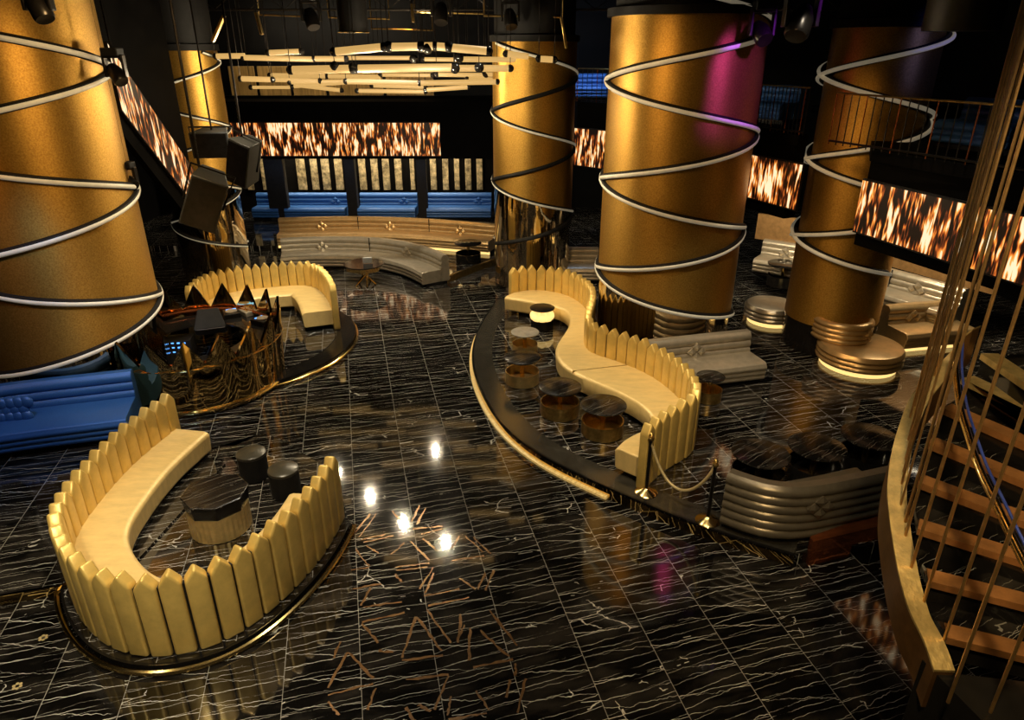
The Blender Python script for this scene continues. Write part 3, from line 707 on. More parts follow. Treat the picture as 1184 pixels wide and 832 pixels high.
c_ = P(207, 388, 0.7); bm = NB(); box(bm, (c_.x, c_.y, 0.35), (0.5, 0.4, 0.62), 0.2)
t = thing('equipment_rack', (c_.x, c_.y, 0.03), 'dark equipment rack with blue lights in the left of the booth', 'rack')
obj('case', bm, BLACKM, t, bevel=0.01); bm = NB()
for i in range(3):
    for j in range(4): box(bm, (c_.x-0.18+0.12*j, c_.y-0.21+0.04*j*0, 0.62-0.1*i), (0.05, 0.02, 0.025), 0.2)
obj('indicator_lights', bm, BLUELED, t); t.children[-1]['kind'] = 'stuff'

# ------------------------------------------------------------------ tables and stools
def drum_table(px, py, zc, z0, rad, hgt, lab, top_m=TOPMARBLE, base_m=SATIN, group='drum tables along the serpentine sofa', petals=False, octo=False):
    c_ = P(px, py, z0+hgt); x, y = c_.x, c_.y
    t = thing('drum_table', (x, y, z0), lab, 'table', group)
    n = 8 if octo else 40
    bm = NB(); lathe(bm, (x, y, z0+hgt-0.035), [(0.01, 0), (rad-0.015, 0), (rad, 0.012), (rad, 0.028), (rad-0.012, 0.035), (0.01, 0.035)], n, PI/8, PI/8+2*PI)
    obj('top', bm, top_m, t, smooth_=not octo)
    if octo:
        obj('apron', lathe(NB(), (x, y, z0), [(rad*0.93, hgt-0.22), (rad*0.97, hgt-0.036), (0.01, hgt-0.036)], 8, PI/8, PI/8+2*PI), BLACK, t, smooth_=False)
        bm = NB(); prof = []
        k = 72; lo = []; hi = []
        for i in range(k):
            a = 2*PI*i/k; rr = rad*(0.90+0.015*(i % 2)); lo.append(bm.verts.new((x+rr*math.cos(a), y+rr*math.sin(a), z0+0.01))); hi.append(bm.verts.new((x+rr*math.cos(a), y+rr*math.sin(a), z0+hgt-0.22)))
        for i in range(k): bm.faces.new((lo[i], lo[(i+1) % k], hi[(i+1) % k], hi[i]))
        bm.faces.new(lo); bm.faces.new(hi); obj('ribbed_drum', bm, SATIN, t, smooth_=False)
    else:
        obj('stem', cyl(NB(), (x, y, z0+0.05), 0.045, hgt-0.085, 16), GOLD, t)
        h2 = hgt*0.46
        obj('drum', lathe(NB(), (x, y, z0), [(rad*0.92, 0.01), (rad*0.92, h2), (rad*0.88, h2), (rad*0.88, 0.06), (0.01, 0.06)], 40), base_m, t)
        if petals:
            bm = NB()
            for i in range(8):
                a = 2*PI*i/8; bmesh.ops.create_uvsphere(bm, u_segments=10, v_segments=8, radius=0.11, matrix=Matrix.Translation((x+rad*0.62*math.cos(a), y+rad*0.62*math.sin(a), z0+hgt-0.2)) @ Matrix.Diagonal((1, 1, 1.1, 1)))
            obj('petals', bm, LED, t, label='glowing gold petals under the top')
    return t
drum_table(627, 355, 0, DZ, 0.29, 0.52, 'small round table with glowing gold petals, farthest of the row', DARKMETAL, BLACK, petals=True)
drum_table(607, 383, 0, DZ, 0.30, 0.50, 'round table with pale top, second farthest of the row', GREYTOP)
drum_table(604, 412, 0, DZ, 0.36, 0.55, 'round dark-topped table on a bright gold drum, third of the row')
drum_table(648, 446, 0, DZ, 0.38, 0.55, 'round dark-topped table on a smoked gold drum at the bulge of the serpentine sofa', base_m=BRASS)
drum_table(698, 467, 0, DZ, 0.39, 0.55, 'round dark-topped table nearest the near end of the serpentine sofa', base_m=BRASS)
drum_table(248, 567, 0, PZ, 0.44, 0.60, 'octagonal dark marble table on a ribbed gold drum inside the foreground sofa', octo=True, group=None)
for px, py, lab in ((880, 523, 'dark round table left of three behind the silver banquette'), (945, 515, 'dark round table in the middle of three behind the silver banquette'), (1006, 503, 'dark round table on the right of three, nearest the stair')):
    drum_table(px, py, 0, DZ, 0.42, 0.55, lab, base_m=BLACK, group='dark tables behind the silver banquette')
drum_table(822, 434, 0, DZ, 0.26, 0.5, 'dark small table between the serpentine sofa and the column bench', base_m=BRASS, group=None)
drum_table(541, 280, 0, DZ, 0.42, 0.6, 'black drum table before the bronze banquette', top_m=BLACK, base_m=BLACK, group=None)
drum_table(907, 304, 0, 0.4, 0.42, 0.6, 'black table in the alcove left of the right column', top_m=BLACK, base_m=BLACK, group=None)
for px, py, lab in ((290, 522, 'black leather stool farther from the camera beside the octagonal table'), (327, 541, 'black leather stool nearer the front slats of the foreground sofa')):
    c_ = P(px, py, PZ+0.45); t = thing('pouf_stool', (c_.x, c_.y, PZ), lab, 'stool', 'stools inside the foreground sofa')
    obj('body', lathe(NB(), (c_.x, c_.y, PZ), [(0.01, 0.005), (0.20, 0.005), (0.215, 0.03), (0.215, 0.40)], 36), BLACKM, t)
    obj('cushion', lathe(NB(), (c_.x, c_.y, PZ), [(0.215, 0.395), (0.222, 0.41), (0.218, 0.44), (0.19, 0.455), (0.01, 0.458)], 36), M('stool_top', (0.05, 0.045, 0.03), 0.3, 0, 0.3), t)
# low gold console with a card by the back banquette
c_ = P(421, 309, 0.5); t = thing('console_table', (c_.x, c_.y, 0), 'low gold console table in front of the silver back banquette', 'table')
obj('top', lathe(NB(), (c_.x, c_.y, 0.44), [(0.01, 0), (0.5, 0), (0.52, 0.02), (0.52, 0.13), (0.5, 0.15), (0.01, 0.15)], 6, PI/6, PI/6+2*PI), GOLD, t, smooth_=False)
obj('top_slab', lathe(NB(), (c_.x, c_.y, 0.59), [(0.01, 0), (0.56, 0), (0.56, 0.03), (0.01, 0.03)], 36), BLACK, t)
bm = NB()
for a in range(5): tube(bm, [(c_.x+0.3*math.cos(a*1.257), c_.y+0.3*math.sin(a*1.257), 0.0), (c_.x+0.06*math.cos(a*1.257+1), c_.y+0.06*math.sin(a*1.257+1), 0.25), (c_.x+0.25*math.cos(a*1.257+2), c_.y+0.25*math.sin(a*1.257+2), 0.45)], 0.022)
obj('branching_legs', bm, GOLD, t)
q = P(426, 301.5, 0.70)
o = obj('menu_card', box(NB(), (c_.x+0.12, c_.y-0.05, 0.725), (0.26, 0.02, 0.2), 0.1, 0.5), WHITE); tag(o, 'small white menu card standing on the gold console', 'card')

# ------------------------------------------------------------------ stanchions and rope
posts = []
for (px, py, lab) in ((747, 569, 'brass stanchion at the near end of the serpentine sofa'), (818, 602, 'brass stanchion beside the silver banquette seen from behind')):
    c_ = P(px, py, DZ); t = thing('stanchion', (c_.x, c_.y, DZ), lab, 'stanchion', 'rope stanchions')
    obj('base', lathe(NB(), c_, [(0.01, 0), (0.165, 0), (0.17, 0.012), (0.15, 0.03), (0.07, 0.06), (0.035, 0.09), (0.01, 0.09)], 32), GOLD, t)
    obj('post', cyl(NB(), c_+Vector((0, 0, 0.08)), 0.024, 0.84, 16), DARKMETAL, t)
    obj('finial', lathe(NB(), c_+Vector((0, 0, 0.9)), [(0.026, 0), (0.045, 0.01), (0.045, 0.04), (0.02, 0.05), (0.035, 0.08), (0.02, 0.11), (0.002, 0.12)], 20), BRASS, t)
    posts.append(c_+Vector((0, 0, 0.92)))
a_, b_ = posts; pts = []
for k in range(33):
    s = k/32; p = a_.lerp(b_, s); p.z -= 0.62*(1-(2*s-1)**2)**0.85; pts.append(p)
o = obj('barrier_rope', tube(NB(), pts, 0.022, 10), ROPE, base=a_); tag(o, 'gold twisted rope sagging between the two stanchions', 'rope')

# mirrored riser under the banquette, red reflection put in as copper colour
c_ = P(965, 640, 0.25)
o = obj('red_mirror_plinth', slab(NB(), [P(934, 654, 0).to_2d(), P(1040, 628, 0).to_2d(), P(1040, 628, 0).to_2d()+Vector((0, 0.3)), P(934, 654, 0).to_2d()+Vector((0, 0.1))], 0.0, 0.40), COPPER, smooth_=False); tag(o, 'mirrored step block with a red reflection at the end of the dais', 'step')

# ------------------------------------------------------------------ floor inlay drawn in copper
seg = [(150,155,215,75),(175,160,235,75),(295,65,340,115),(365,105,395,45),(385,115,415,55),(370,130,480,120),(400,150,480,130),(180,170,270,150),(190,180,300,155),(290,225,340,180),(360,175,430,245),(405,165,460,210),(305,270,430,255),(310,282,425,268),(515,200,540,155),(560,155,625,215),(590,160,655,220),(510,245,630,228),(160,205,210,265),(200,190,245,220),(145,280,210,270),(305,295,330,325),(395,350,445,270),(415,365,445,290),(540,310,600,350),(605,350,635,290),(635,355,665,280),(410,375,540,350),(425,410,575,380),(150,350,255,330),(180,410,215,345),(190,415,330,395),(185,470,340,435),(185,475,245,545),(245,575,300,580),(420,425,510,545),(385,450,475,575),(330,600,380,450),(530,540,560,480),(545,440,535,545),(650,425,750,555),(615,500,720,595),(590,635,735,605),(330,610,480,590),(60,735,225,695),(60,710,130,580),(135,580,225,675),(345,680,500,660),(500,665,450,790),(495,810,510,740),(205,790,235,710),(60,760,100,810),(390,770,435,795),(745,620,745,665),(710,745,725,680),(750,800,780,675),(575,610,580,490),(500,825,640,800),(105,540,80,600),(345,780,375,830),(600,720,650,790)]
bm = NB()
for x0, y0, x1, y1 in seg:
    a_ = P(360+x0/3.153, 570+y0/3.153, 0); b_ = P(360+x1/3.153, 570+y1/3.153, 0)
    d = (b_-a_).normalized(); nn = Vector((-d.y, d.x, 0)); k = 7; L1 = []; L2 = []
    for i in range(k+1):
        p = a_.lerp(b_, i/k)+nn*random.uniform(-0.008, 0.008); wd = random.uniform(0.007, 0.020)
        L1.append(bm.verts.new(p+nn*wd+Vector((0, 0, 0.003)))); L2.append(bm.verts.new(p-nn*wd+Vector((0, 0, 0.003))))
    for i in range(k): bm.faces.new((L1[i], L1[i+1], L2[i+1], L2[i]))
o = obj('floor_inlay', bm, ORANGEINLAY, smooth_=False); tag(o, 'copper line pattern of polygons inlaid in the marble dance floor', 'floor inlay', kind='structure')
for px, py, lab in ((50, 737, 'small gold flower inlay in the floor, nearer the sofa rim'), (20, 793, 'small gold flower inlay in the floor, nearer the bottom left corner')):
    c_ = P(px, py, 0); bm = NB()
    for k in range(6):
        a = k*PI/3; cyl(bm, (c_.x+0.035*math.cos(a), c_.y+0.035*math.sin(a), 0.0), 0.017, 0.004, 10)
    o = obj('flower_inlay', bm, ROPE); tag(o, lab, 'floor inlay', 'flower inlays')

# ------------------------------------------------------------------ balcony ring, flame screens, railings
def panel_uv(bm, a0, a1, z0, z1, z0b=None, z1b=None, u0=0.0):
    uvl = bm.loops.layers.uv.verify(); L_ = (a1-a0).length
    z0b = z0 if z0b is None else z0b; z1b = z1 if z1b is None else z1b
    vs = [bm.verts.new((a0.x, a0.y, z0)), bm.verts.new((a1.x, a1.y, z0b)), bm.verts.new((a1.x, a1.y, z1b)), bm.verts.new((a0.x, a0.y, z1))]
    f = bm.faces.new(vs)
    for l, uv in zip(f.loops, ((u0, 0), (u0+L_, 0), (u0+L_, z1-z0), (u0, z1-z0))): l[uvl].uv = uv
    return f
def wall_run(bm, pts, z0, z1, th, zb=None):
    for i in range(len(pts)-1):
        a, b_ = pts[i], pts[i+1]; d = (b_-a); m_ = (a+b_)/2; box(bm, (m_.x, m_.y, (z0+z1)/2), (d.length+0.04, th, z1-z0), math.atan2(d.y, d.x))
    return bm
def screen(lab, a, b_, z0, z1, u0, z0b=None, z1b=None):
    d = b_-a; nn = Vector((d.y, -d.x)).normalized()
    mid = (a+b_)/2
    if nn.dot(-mid) < 0: nn = -nn
    t = thing('flame_screen', (mid.x, mid.y, z0), lab, 'screen', 'flame video screens on the balcony fronts')
    bm = NB(); panel_uv(bm, a+nn*0.065, b_+nn*0.065, z0, z1, z0b, z1b, u0); obj('picture', bm, FLAME, t, smooth_=False, label='glowing picture of tall orange flames')
    bm = NB(); zb0 = z0 if z0b is None else z0b; zb1 = z1 if z1b is None else z1b
    v = []
    for off_ in (0.0, 0.06):
        v.append([bm.verts.new((p.x+nn.x*off_, p.y+nn.y*off_, z)) for p, z in ((a, z0-0.03), (b_, zb0-0.03), (b_, zb1+0.03), (a, z1+0.03))])
    bm.faces.new(v[0]); bm.faces.new(v[1])
    for i in range(4): bm.faces.new((v[0][i], v[0][(i+1) % 4], v[1][(i+1) % 4], v[1][i]))
    obj('housing', bm, BLACKM, t, smooth_=False)
ZB0, ZB1 = 3.27, 4.1
cen_a = PY(275, 142, 26.0); cen_b = PY(508, 139, 26.0)
zc1 = cen_a.z; zc0 = PY(390, 180, 26.0).z
screen('wide flame screen across the back balcony front', Vector((cen_a.x-0.3, 26.05)), Vector((cen_b.x, 26.05)), zc0, zc1, 0)
q1 = PY(666, 148, 23.6); q2 = Vector((3.9, 21.9, 0))
screen('flame screen seen between the two thick columns', q1.to_2d(), q2.to_2d(), q1.z-1.15, q1.z, 30)
q3, q4 = P(856, 176, ZB1), P(931, 190.5, ZB1)
screen('flame screen between the central and right columns', q3.to_2d(), q4.to_2d(), ZB0-0.05, ZB1, 50)
q5, q6, q7 = P(1001, 208, ZB1), P(1140, 240, ZB1), P(1200, 254, ZB1)
screen('flame screen right of the right column behind the stair cables', q5.to_2d(), q6.to_2d(), ZB0-0.05, ZB1, 70)
screen('flame screen at the right edge behind the stair', q6.to_2d()+Vector((0.03, -0.05)), q7.to_2d()+Vector((0.3, -0.8)), ZB0-0.05, ZB1, 90)
la, lb = PY(120, 50, 14.0), PY(222, 198, 17.0)
screen('slanting flame screen down the left stair behind the giant column', la.to_2d(), lb.to_2d(), la.z-1.15, la.z, 110, lb.z-1.1, lb.z)
# black fronts around the screens
struct('wall_balcony_back', wall_run(NB(), [Vector((-13, 26.25)), Vector((1.6, 26.25))], zc0-0.12, 4.45, 0.35), FASCIA, smooth_=False)
struct('floor_balcony_back', box(NB(), (-5.7, 27.8, 4.35), (15, 3.3, 0.2)), FASCIA, smooth_=False)
def back_of(p, q, d):
    dd = q-p; nn = Vector((dd.y, -dd.x)).normalized(); m_ = (p+q)/2
    if nn.dot(-m_) < 0: nn = -nn
    return p-nn*d, q-nn*d
bm = NB()
for a_, b_ in ((q1.to_2d(), Vector((3.9, 21.9))), (q3.to_2d(), q4.to_2d().lerp(q3.to_2d(), 0.22)), (q5.to_2d(), q7.to_2d()+Vector((0.6, -1.2)))):
    x, y = back_of(a_, b_, 0.2); wall_run(bm, [x, y], 2.95, 4.62, 0.3)
a_, b_ = back_of(q4.to_2d(), q5.to_2d(), 0.2)
struct('wall_balcony_right', bm, FASCIA, smooth_=False)
bm = NB(); slab(bm, [q5.to_2d(), q7.to_2d()+Vector((0.6, -1.2)), Vector((13, 8)), Vector((13, 22)), Vector((9, 22)), Vector((7.9, 16))], 4.42, 4.62)
slab(bm, [q3.to_2d(), q4.to_2d().lerp(q3.to_2d(), 0.15), Vector((6.3, 16.2)), Vector((8.0, 22)), Vector((4.6, 22))], 4.42, 4.62)
struct('floor_balcony_right', bm, FASCIA, smooth_=False)
# left stair wall above and beam below its screen
lA, lB = back_of(la.to_2d(), lb.to_2d(), 0.02)
bm = NB()
v1 = [(lA.x, lA.y, la.z-0.0), (lB.x, lB.y, lb.z), (lB.x, lB.y, 8.19), (lA.x, lA.y, 8.19)]
v2 = [(lA.x, lA.y, la.z-1.6), (lB.x, lB.y, lb.z-1.6), (lB.x, lB.y, lb.z), (lA.x, lA.y, la.z)]
for v in (v1, v2):
    f_ = [bm.verts.new(p) for p in v]; b2 = [bm.verts.new((p[0]-0.15, p[1]+0.02, p[2])) for p in v]
    bm.faces.new(f_); bm.faces.new(b2)
    for i in range(4): bm.faces.new((f_[i], f_[(i+1) % 4], b2[(i+1) % 4], b2[i]))
struct('wall_left_stair', bm, FASCIA, smooth_=False)
# railing with slim rods
def railing(lab, pts, z0, z1, n, bent=True):
    L_ = resample([Vector(p) for p in pts], n)
    t = thing('balcony_railing', (L_[n//2].x, L_[n//2].y, z0), lab, 'railing')
    obj('top_rail', tube(NB(), [(p.x, p.y, z1) for p in L_], 0.018, 6), BRASS, t)
    obj('bottom_rail', tube(NB(), [(p.x, p.y, z0+0.06) for p in L_], 0.02, 6), DARKMETAL, t)
    for i, p in enumerate(L_):
        obj('rod', tube(NB(), [(p.x, p.y, z0), (p.x, p.y, z1)], 0.011, 6), COPPER if i % 4 == 0 else DARKMETAL, t)
railing('slim-rod balcony railing above the right flame screen', [q5.to_2d()+Vector((-0.5, 0.6)), q6.to_2d(), q7.to_2d()+Vector((0.3, -0.8))], 4.63, 5.48, 30)
railing('slim-rod balcony railing between the central and right columns', [q3.to_2d(), q4.to_2d().lerp(q3.to_2d(), 0.1)], 4.63, 5.5, 18)
railing('slim-rod balcony railing between the two thick columns', [q1.to_2d(), Vector((3.9, 21.9))], 4.63, 5.6, 14)
# banquettes up on the balcony, in the same blue-lit leather colour
a_, b_ = PY(662, 112, 24.6), PY(712, 112, 24.6)
banquette('blue-lit banquette on the balcony between the two thick columns', [a_.to_2d(), b_.to_2d()], -1, 4.62, SILVER_BLUELIT, back_h=0.8)
a_, b_ = PY(872, 128, 17.6), PY(925, 132, 16.6)
banquette('blue-lit banquette on the balcony left of the right column', [a_.to_2d(), b_.to_2d()], -1, 4.62, SILVER_BLUELIT, back_h=0.8)
a_, b_ = PY(1110, 158, 12.8), PY(1200, 166, 11.6)
banquette('blue-lit banquette on the balcony at the right edge', [a_.to_2d(), b_.to_2d()], -1, 4.62, SILVER_BLUELIT, back_h=0.8)
light('blue_wash', 'AREA', (7.4, 14.5, 7.0), (8.4, 13.2, 4.8), 60, (0.4, 0.6, 1.0), 1.0)
light('blue_wash', 'AREA', (2.6, 22.8, 7.0), (2.8, 24.4, 4.8), 60, (0.4, 0.6, 1.0), 1.0)
# brown panels over the alcove banquettes
bm = NB(); p = [P(a, b, 1.42) for a, b in ((1022, 303), (1101, 325), (1150, 338))]; wall_run(bm, [x.to_2d()+Vector((0.15, 0.25)) for x in p], 1.3, 2.5, 0.1)
struct('wall_alcove_right', bm, M('brown_panel', (0.36, 0.20, 0.07), 0.45, 0.3, 0.3), smooth_=False)
bm = NB(); p = [P(a, b, 1.42) for a, b in ((872, 273), (945, 284))]; wall_run(bm, [x.to_2d()+Vector((0.15, 0.25)) for x in p], 1.3, 2.0, 0.1)
struct('wall_alcove_middle', bm, bpy.data.materials['brown_panel'], smooth_=False)

# back alcoves: hammered gold strips between black piers
for si, (cxs, w_) in enumerate(((291, 7), (308, 6), (351, 10), (366, 8), (379, 9), (394, 9), (421, 8), (435, 8), (448, 8), (462, 8), (478, 5), (502, 7), (516, 7), (529, 6), (542, 7), (555, 7))):
    a_ = PY(cxs, 222, 27.6); k = abs((PY(cxs+w_/2, 200, 27.6)-PY(cxs-w_/2, 200, 27.6)).x)
    o = obj('gold_strip_panel', box(NB(), (a_.x, 27.62, 2.0), (k, 0.08, 1.85)), HAMMERED, bevel=0.02)
    ordn = ('first', 'second', 'third', 'fourth', 'fifth')
    g_ = 'of the two hammered gold strips left of the broad dark pier' if si < 2 else 'of the four hammered gold strips between the broad and middle piers' if si < 6 else 'of the five hammered gold strips between the two narrow piers' if si < 11 else 'of the five hammered gold strips beside the narrow gold column'
    tag(o, ordn[si if si < 2 else si-2 if si < 6 else si-6 if si < 11 else si-11]+' from the left '+g_, 'wall panel', 'gold strips of the back alcoves')
struct('wall_alcove_back', box(NB(), (-5.7, 27.8, 2.3), (15, 0.2, 4.5)), FASCIA, smooth_=False)
for x0, x1, lab in ((310, 332, 'broad dark pier left of the back alcoves'), (401, 413, 'narrow dark pier in the middle of the back alcoves'), (483, 494, 'narrow dark pier right in the back alcoves')):
    a_, b_ = PY(x0, 220, 26.3), PY(x1, 220, 26.3)
    o = obj('alcove_pier', box(NB(), ((a_.x+b_.x)/2, 26.3, 0.18+(zc0-0.14-0.18)/2), (b_.x-a_.x, 0.3, zc0-0.14-0.18)), BLACKM, bevel=0.02); tag(o, lab, 'pier')
# lit gold wall on the upper level behind the chandelier
for i, (x0, x1) in enumerate(((258, 290), (292, 330), (332, 372), (374, 440), (442, 500))):
    a_, b_ = PY(x0, 100, 27.9), PY(x1, 100, 27.9)
    o = obj('gold_wall_panel', box(NB(), ((a_.x+b_.x)/2, 28.6, 5.0), (b_.x-a_.x-0.06, 0.08, 1.1)), PANELGOLD, bevel=0.01)
    tag(o, 'brown-gold lit wall panel on the upper level behind the chandelier', 'wall panel', 'gold wall panels behind the chandelier')
light('upper_wash', 'AREA', (-7.0, 27.2, 7.4), (-7.0, 28.6, 5.0), 130, WARM, 6.0, size_y=0.4)

# ------------------------------------------------------------------ chandelier of glowing rods
ch = thing('rod_chandelier', (-3.3, 17.5, 5.6), 'wide chandelier of horizontal glowing rods joined by black balls', 'chandelier')
rods = [((386,60),(443,54.5),14.5,9),((443,54.5),(503,53.5),14.5,9),((503,53.5),(565,59),14.5,9),((310,61),(348,59.5),17,6),((249,65),(283,64.5),18,6),((281,66.5),(363,68.5),18,6),((363,68),(400,68),18,6),((400,67),(480,67),20,4.5),((489,68.5),(530,69),20,4.5),((530,68.5),(605,69),18,6),((585,62),(611,65.5),16,7),((623,68),(641,69),16,7),((336,81),(412,79.5),15,9),((412,79.5),(525,78),15,9),((525,79),(590,79),16,7.5),((560,86),(594,86.5),19,5),((312,87),(378,88),20,5),((378,88),(440,89),20,5),((440,86.5),(500,87),20,4),((505,86),(562,87),19,5),((278,91),(315,92),18,6),((315,92),(370,93.5),19,5),((335,95),(400,94),19,4.5),((400,94),(485,96),18,6),((485,96),(575,94.5),18,6),((540,91),(600,92.5),19,4.5),((602,92),(622,92),18,5),((290,101),(335,101),21,3.5),((340,98),(395,104.5),21,4.5),((338,100),(435,93),21,4),((413,105),(492,106),20,4.5),((492,104),(542,100.5),20,5),((430,99),(492,101),21,4)]
nodes = {}
for a, b_, Y, tpx in rods:
    pa, pb = PY(a[0], a[1], Y), PY(b_[0], b_[1], Y)
    rr = tpx/2/F_PX*(Y*cP-(pa.z-H)*sP)
    obj('glowing_rod', tube(NB(), [pa, pb], rr, 14), RODGLOW, ch)
    for p in (pa, pb): nodes[(round(p.x*2.2), round(p.y), round(p.z*4))] = (p, rr)
for x, y, Y in ((449, 54, 14.5), (487, 54, 14.5), (519, 54, 14.5), (494, 56, 14.5), (408, 79, 15), (526, 79, 15), (554, 78, 15.5), (387, 77, 15), (478, 68, 19), (531, 67, 17)):
    p = PY(x, y, Y); nodes[(x, y, Y)] = (p, 0.09)
for p, rr in nodes.values():
    bm = NB(); bmesh.ops.create_uvsphere(bm, u_segments=14, v_segments=10, radius=max(0.07, rr*1.15), matrix=Matrix.Translation(p)); j = obj('joint_ball', bm, BLACK, ch)
bm = NB()
for p, rr in nodes.values(): tube(bm, [p, (p.x, p.y, 8.2)], 0.008, 4)
obj('hanging_wires', bm, DARKMETAL, ch); ch.children[-1]['kind'] = 'stuff'

# ------------------------------------------------------------------ stair with gold stringer and cables
tre = [((1095, 735), 3.40), ((1070, 670), 3.23), ((1058, 610), 3.06), ((1060, 555), 2.89), ((1070, 510), 2.72), ((1087, 470), 2.55), ((1115, 435), 2.38), ((1137, 409), 2.21)]
L0 = [P(a, b, H-d) for (a, b), d in tre]
left = [Vector(p) for p in L0]
L0m = smooth([p.to_2d() for p in left], 1)
stair = thing('curved_staircase', (3.2, 3.8, 2.6), 'curved black and gold staircase hung on cables at the right edge', 'staircase')
right_px = [(1184, 757), (1184, 698), (1184, 648), (1184, 602), (1184, 556), (1184, 512), (1184, 471), (1184, 441)]
for i, p in enumerate(L0m):
    z = H-tre[i][1]; e_ = P(right_px[i][0], right_px[i][1], z).to_2d(); d = (e_-p).normalized()
    nn = Vector((-d.y, d.x)); W_ = 1.9
    if i < 7:
        z2 = H-tre[i+1][1]; e2_ = P(right_px[i+1][0], right_px[i+1][1], z2).to_2d(); d2 = (e2_-L0m[i+1]).normalized(); p2_ = L0m[i+1]
    else: p2_ = p+nn*0.3; d2 = d
    q = [p, p+d*W_, p2_+d2*(W_+0.1)+nn*0.05, p2_+nn*0.05]
    obj('tread', slab(NB(), q, z-0.05, z), TREADM, stair, smooth_=False)
    q = [p-nn*0.02, p+d*W_-nn*0.02, p+d*W_+nn*0.115, p+nn*0.115]
    obj('nosing', slab(NB(), q, z-0.045, z+0.006), NOSING if i < 6 else STAIRGOLD, stair, smooth_=False)
    obj('riser', slab(NB(), [p+nn*0.0, p+d*W_, p+d*W_+nn*0.02, p+nn*0.02], z-0.18, z-0.04), BLACK, stair, smooth_=False)
# stringer: gold plate on top, brown face outside
so = [((1080, 774), 3.44), ((1068, 739), 3.36), ((1051, 703), 3.26), ((1039, 661), 3.14), ((1032, 622), 3.04), ((1029, 600), 2.98), ((1026, 565), 2.88), ((1030, 528), 2.76), ((1038, 496), 2.64), ((1052, 460), 2.50), ((1071, 436), 2.38), ((1092, 414), 2.24), ((1112, 394), 2.08), ((1134, 376), 1.92)]
O = [P(a, b, H-d) for (a, b), d in so]; O = catmull(O, 5)
O2 = [v.to_2d() for v in O]; tg = tangents(O2)
wid = [0.125+0.0*i for i in range(len(O))]
bm = NB(); rr_ = []
for p, t, w_ in zip(O, tg, wid):
    n2 = Vector((t.y, -t.x))
    rr_.append([bm.verts.new(q) for q in ((p.x, p.y, p.z), (p.x+n2.x*w_, p.y+n2.y*w_, p.z), (p.x+n2.x*w_, p.y+n2.y*w_, p.z-0.02), (p.x, p.y, p.z-0.02))])
for i in range(len(O)-1):
    for j in range(4): bm.faces.new((rr_[i][j], rr_[i][(j+1) % 4], rr_[i+1][(j+1) % 4], rr_[i+1][j]))
bm.faces.new(rr_[0]); bm.faces.new(rr_[-1]); obj('stringer_plate', bm, STAIRGOLD, stair, label='bright gold-leaf top of the stringer')
bm = NB(); rr_ = []
for p, t, w_ in zip(O, tg, wid):
    n2 = Vector((t.y, -t.x))
    rr_.append([bm.verts.new(q) for q in ((p.x+n2.x*0.003, p.y+n2.y*0.003, p.z-0.015), (p.x+n2.x*(w_-0.003), p.y+n2.y*(w_-0.003), p.z-0.015), (p.x+n2.x*(w_-0.01), p.y+n2.y*(w_-0.01), p.z-0.32), (p.x+n2.x*0.0, p.y+n2.y*0.0, p.z-0.32))])
for i in range(len(O)-1):
    for j in range(4): bm.faces.new((rr_[i][j], rr_[i][(j+1) % 4], rr_[i+1][(j+1) % 4], rr_[i+1][j]))
bm.faces.new(rr_[0]); bm.faces.new(rr_[-1]); obj('stringer', bm, BROWN, stair, label='brown outer face of the stringer')
# landing pier
a_ = P(1055, 785, 2.55); b_ = P(1108, 775, 2.75)
bm = NB(); slab(bm, [Vector((a_.x+0.02, a_.y)), Vector((b_.x+0.02, b_.y+0.0)), Vector((b_.x+1.7, b_.y-0.25)), Vector((b_.x+1.6, b_.y-1.6)), Vector((a_.x+0.25, a_.y-0.9))], 0.0, 2.72)
obj('landing_pier', bm, BLACK, stair, smooth_=False)
# handrail
hr = [((1106, 398), 2.05), ((1105, 430), 2.18), ((1110, 470), 2.26), ((1120, 505), 2.30), ((1133, 543), 2.33), ((1152, 583), 2.38), ((1175, 632), 2.45), ((1205, 690), 2.52)]
pts = catmull([P(a, b, H-d) for (a, b), d in hr], 5)
obj('handrail', tube(NB(), pts, 0.023, 10), GOLD, stair); 
obj('handrail_edge', tube(NB(), [p+Vector((0.05, 0.01, 0.01)) for p in pts], 0.009, 8), BLUESTEEL, stair, label='blue edge strip beside the gold handrail')
# cables
cab = [((1049,512),2.70),((1046,534),2.78),((1042,560),2.86),((1041,585),2.94),((1046,622),3.05),((1053,658),3.14),((1067,699),3.27),((1090,744),3.40),((1050,490),2.64),((1056,476),2.58),((1062,466),2.53),((1070,452),2.47),((1079,440),2.40),((1044,547),2.82),((1046,604),2.99)]
for (a, b), d in cab:
    p = P(a, b, H-d); obj('cable', tube(NB(), [p+Vector((0, 0, -0.02)), (p.x, p.y, 8.2)], 0.0105 if b > 600 else 0.0075, 7), CABLE, stair)
for (a, b) in ((1097, 809), (1145, 823)):
    p = P(a, b, 2.72); obj('cable', tube(NB(), [p+Vector((0, 0, -0.02)), (p.x, p.y, 8.2)], 0.0105, 7), CABLE, stair)

# ------------------------------------------------------------------ hanging speakers, grid, lamps
c_ = PY(237, 229, 10.5); wedge(c_, (0.52, 0.5, 0.82), (0.25, 0.42, 0.35), 'large dark grey hanging loudspeaker tilted beside the far column', hang=True)
c_ = PY(284, 186, 12.0); wedge(c_, (0.42, 0.45, 0.75), (0.1, 0.35, -0.3), 'smaller black hanging loudspeaker right of the big one', hang=True)
c_ = PY(247, 165, 14.5); wedge(c_, (0.75, 0.5, 0.5), (0.1, 0.0, 0.1), 'black hanging loudspeaker highest beside the far column', hang=True)
c_ = PY(180, 285, 11.5)
c_ = PY(152, 100, 9.6)
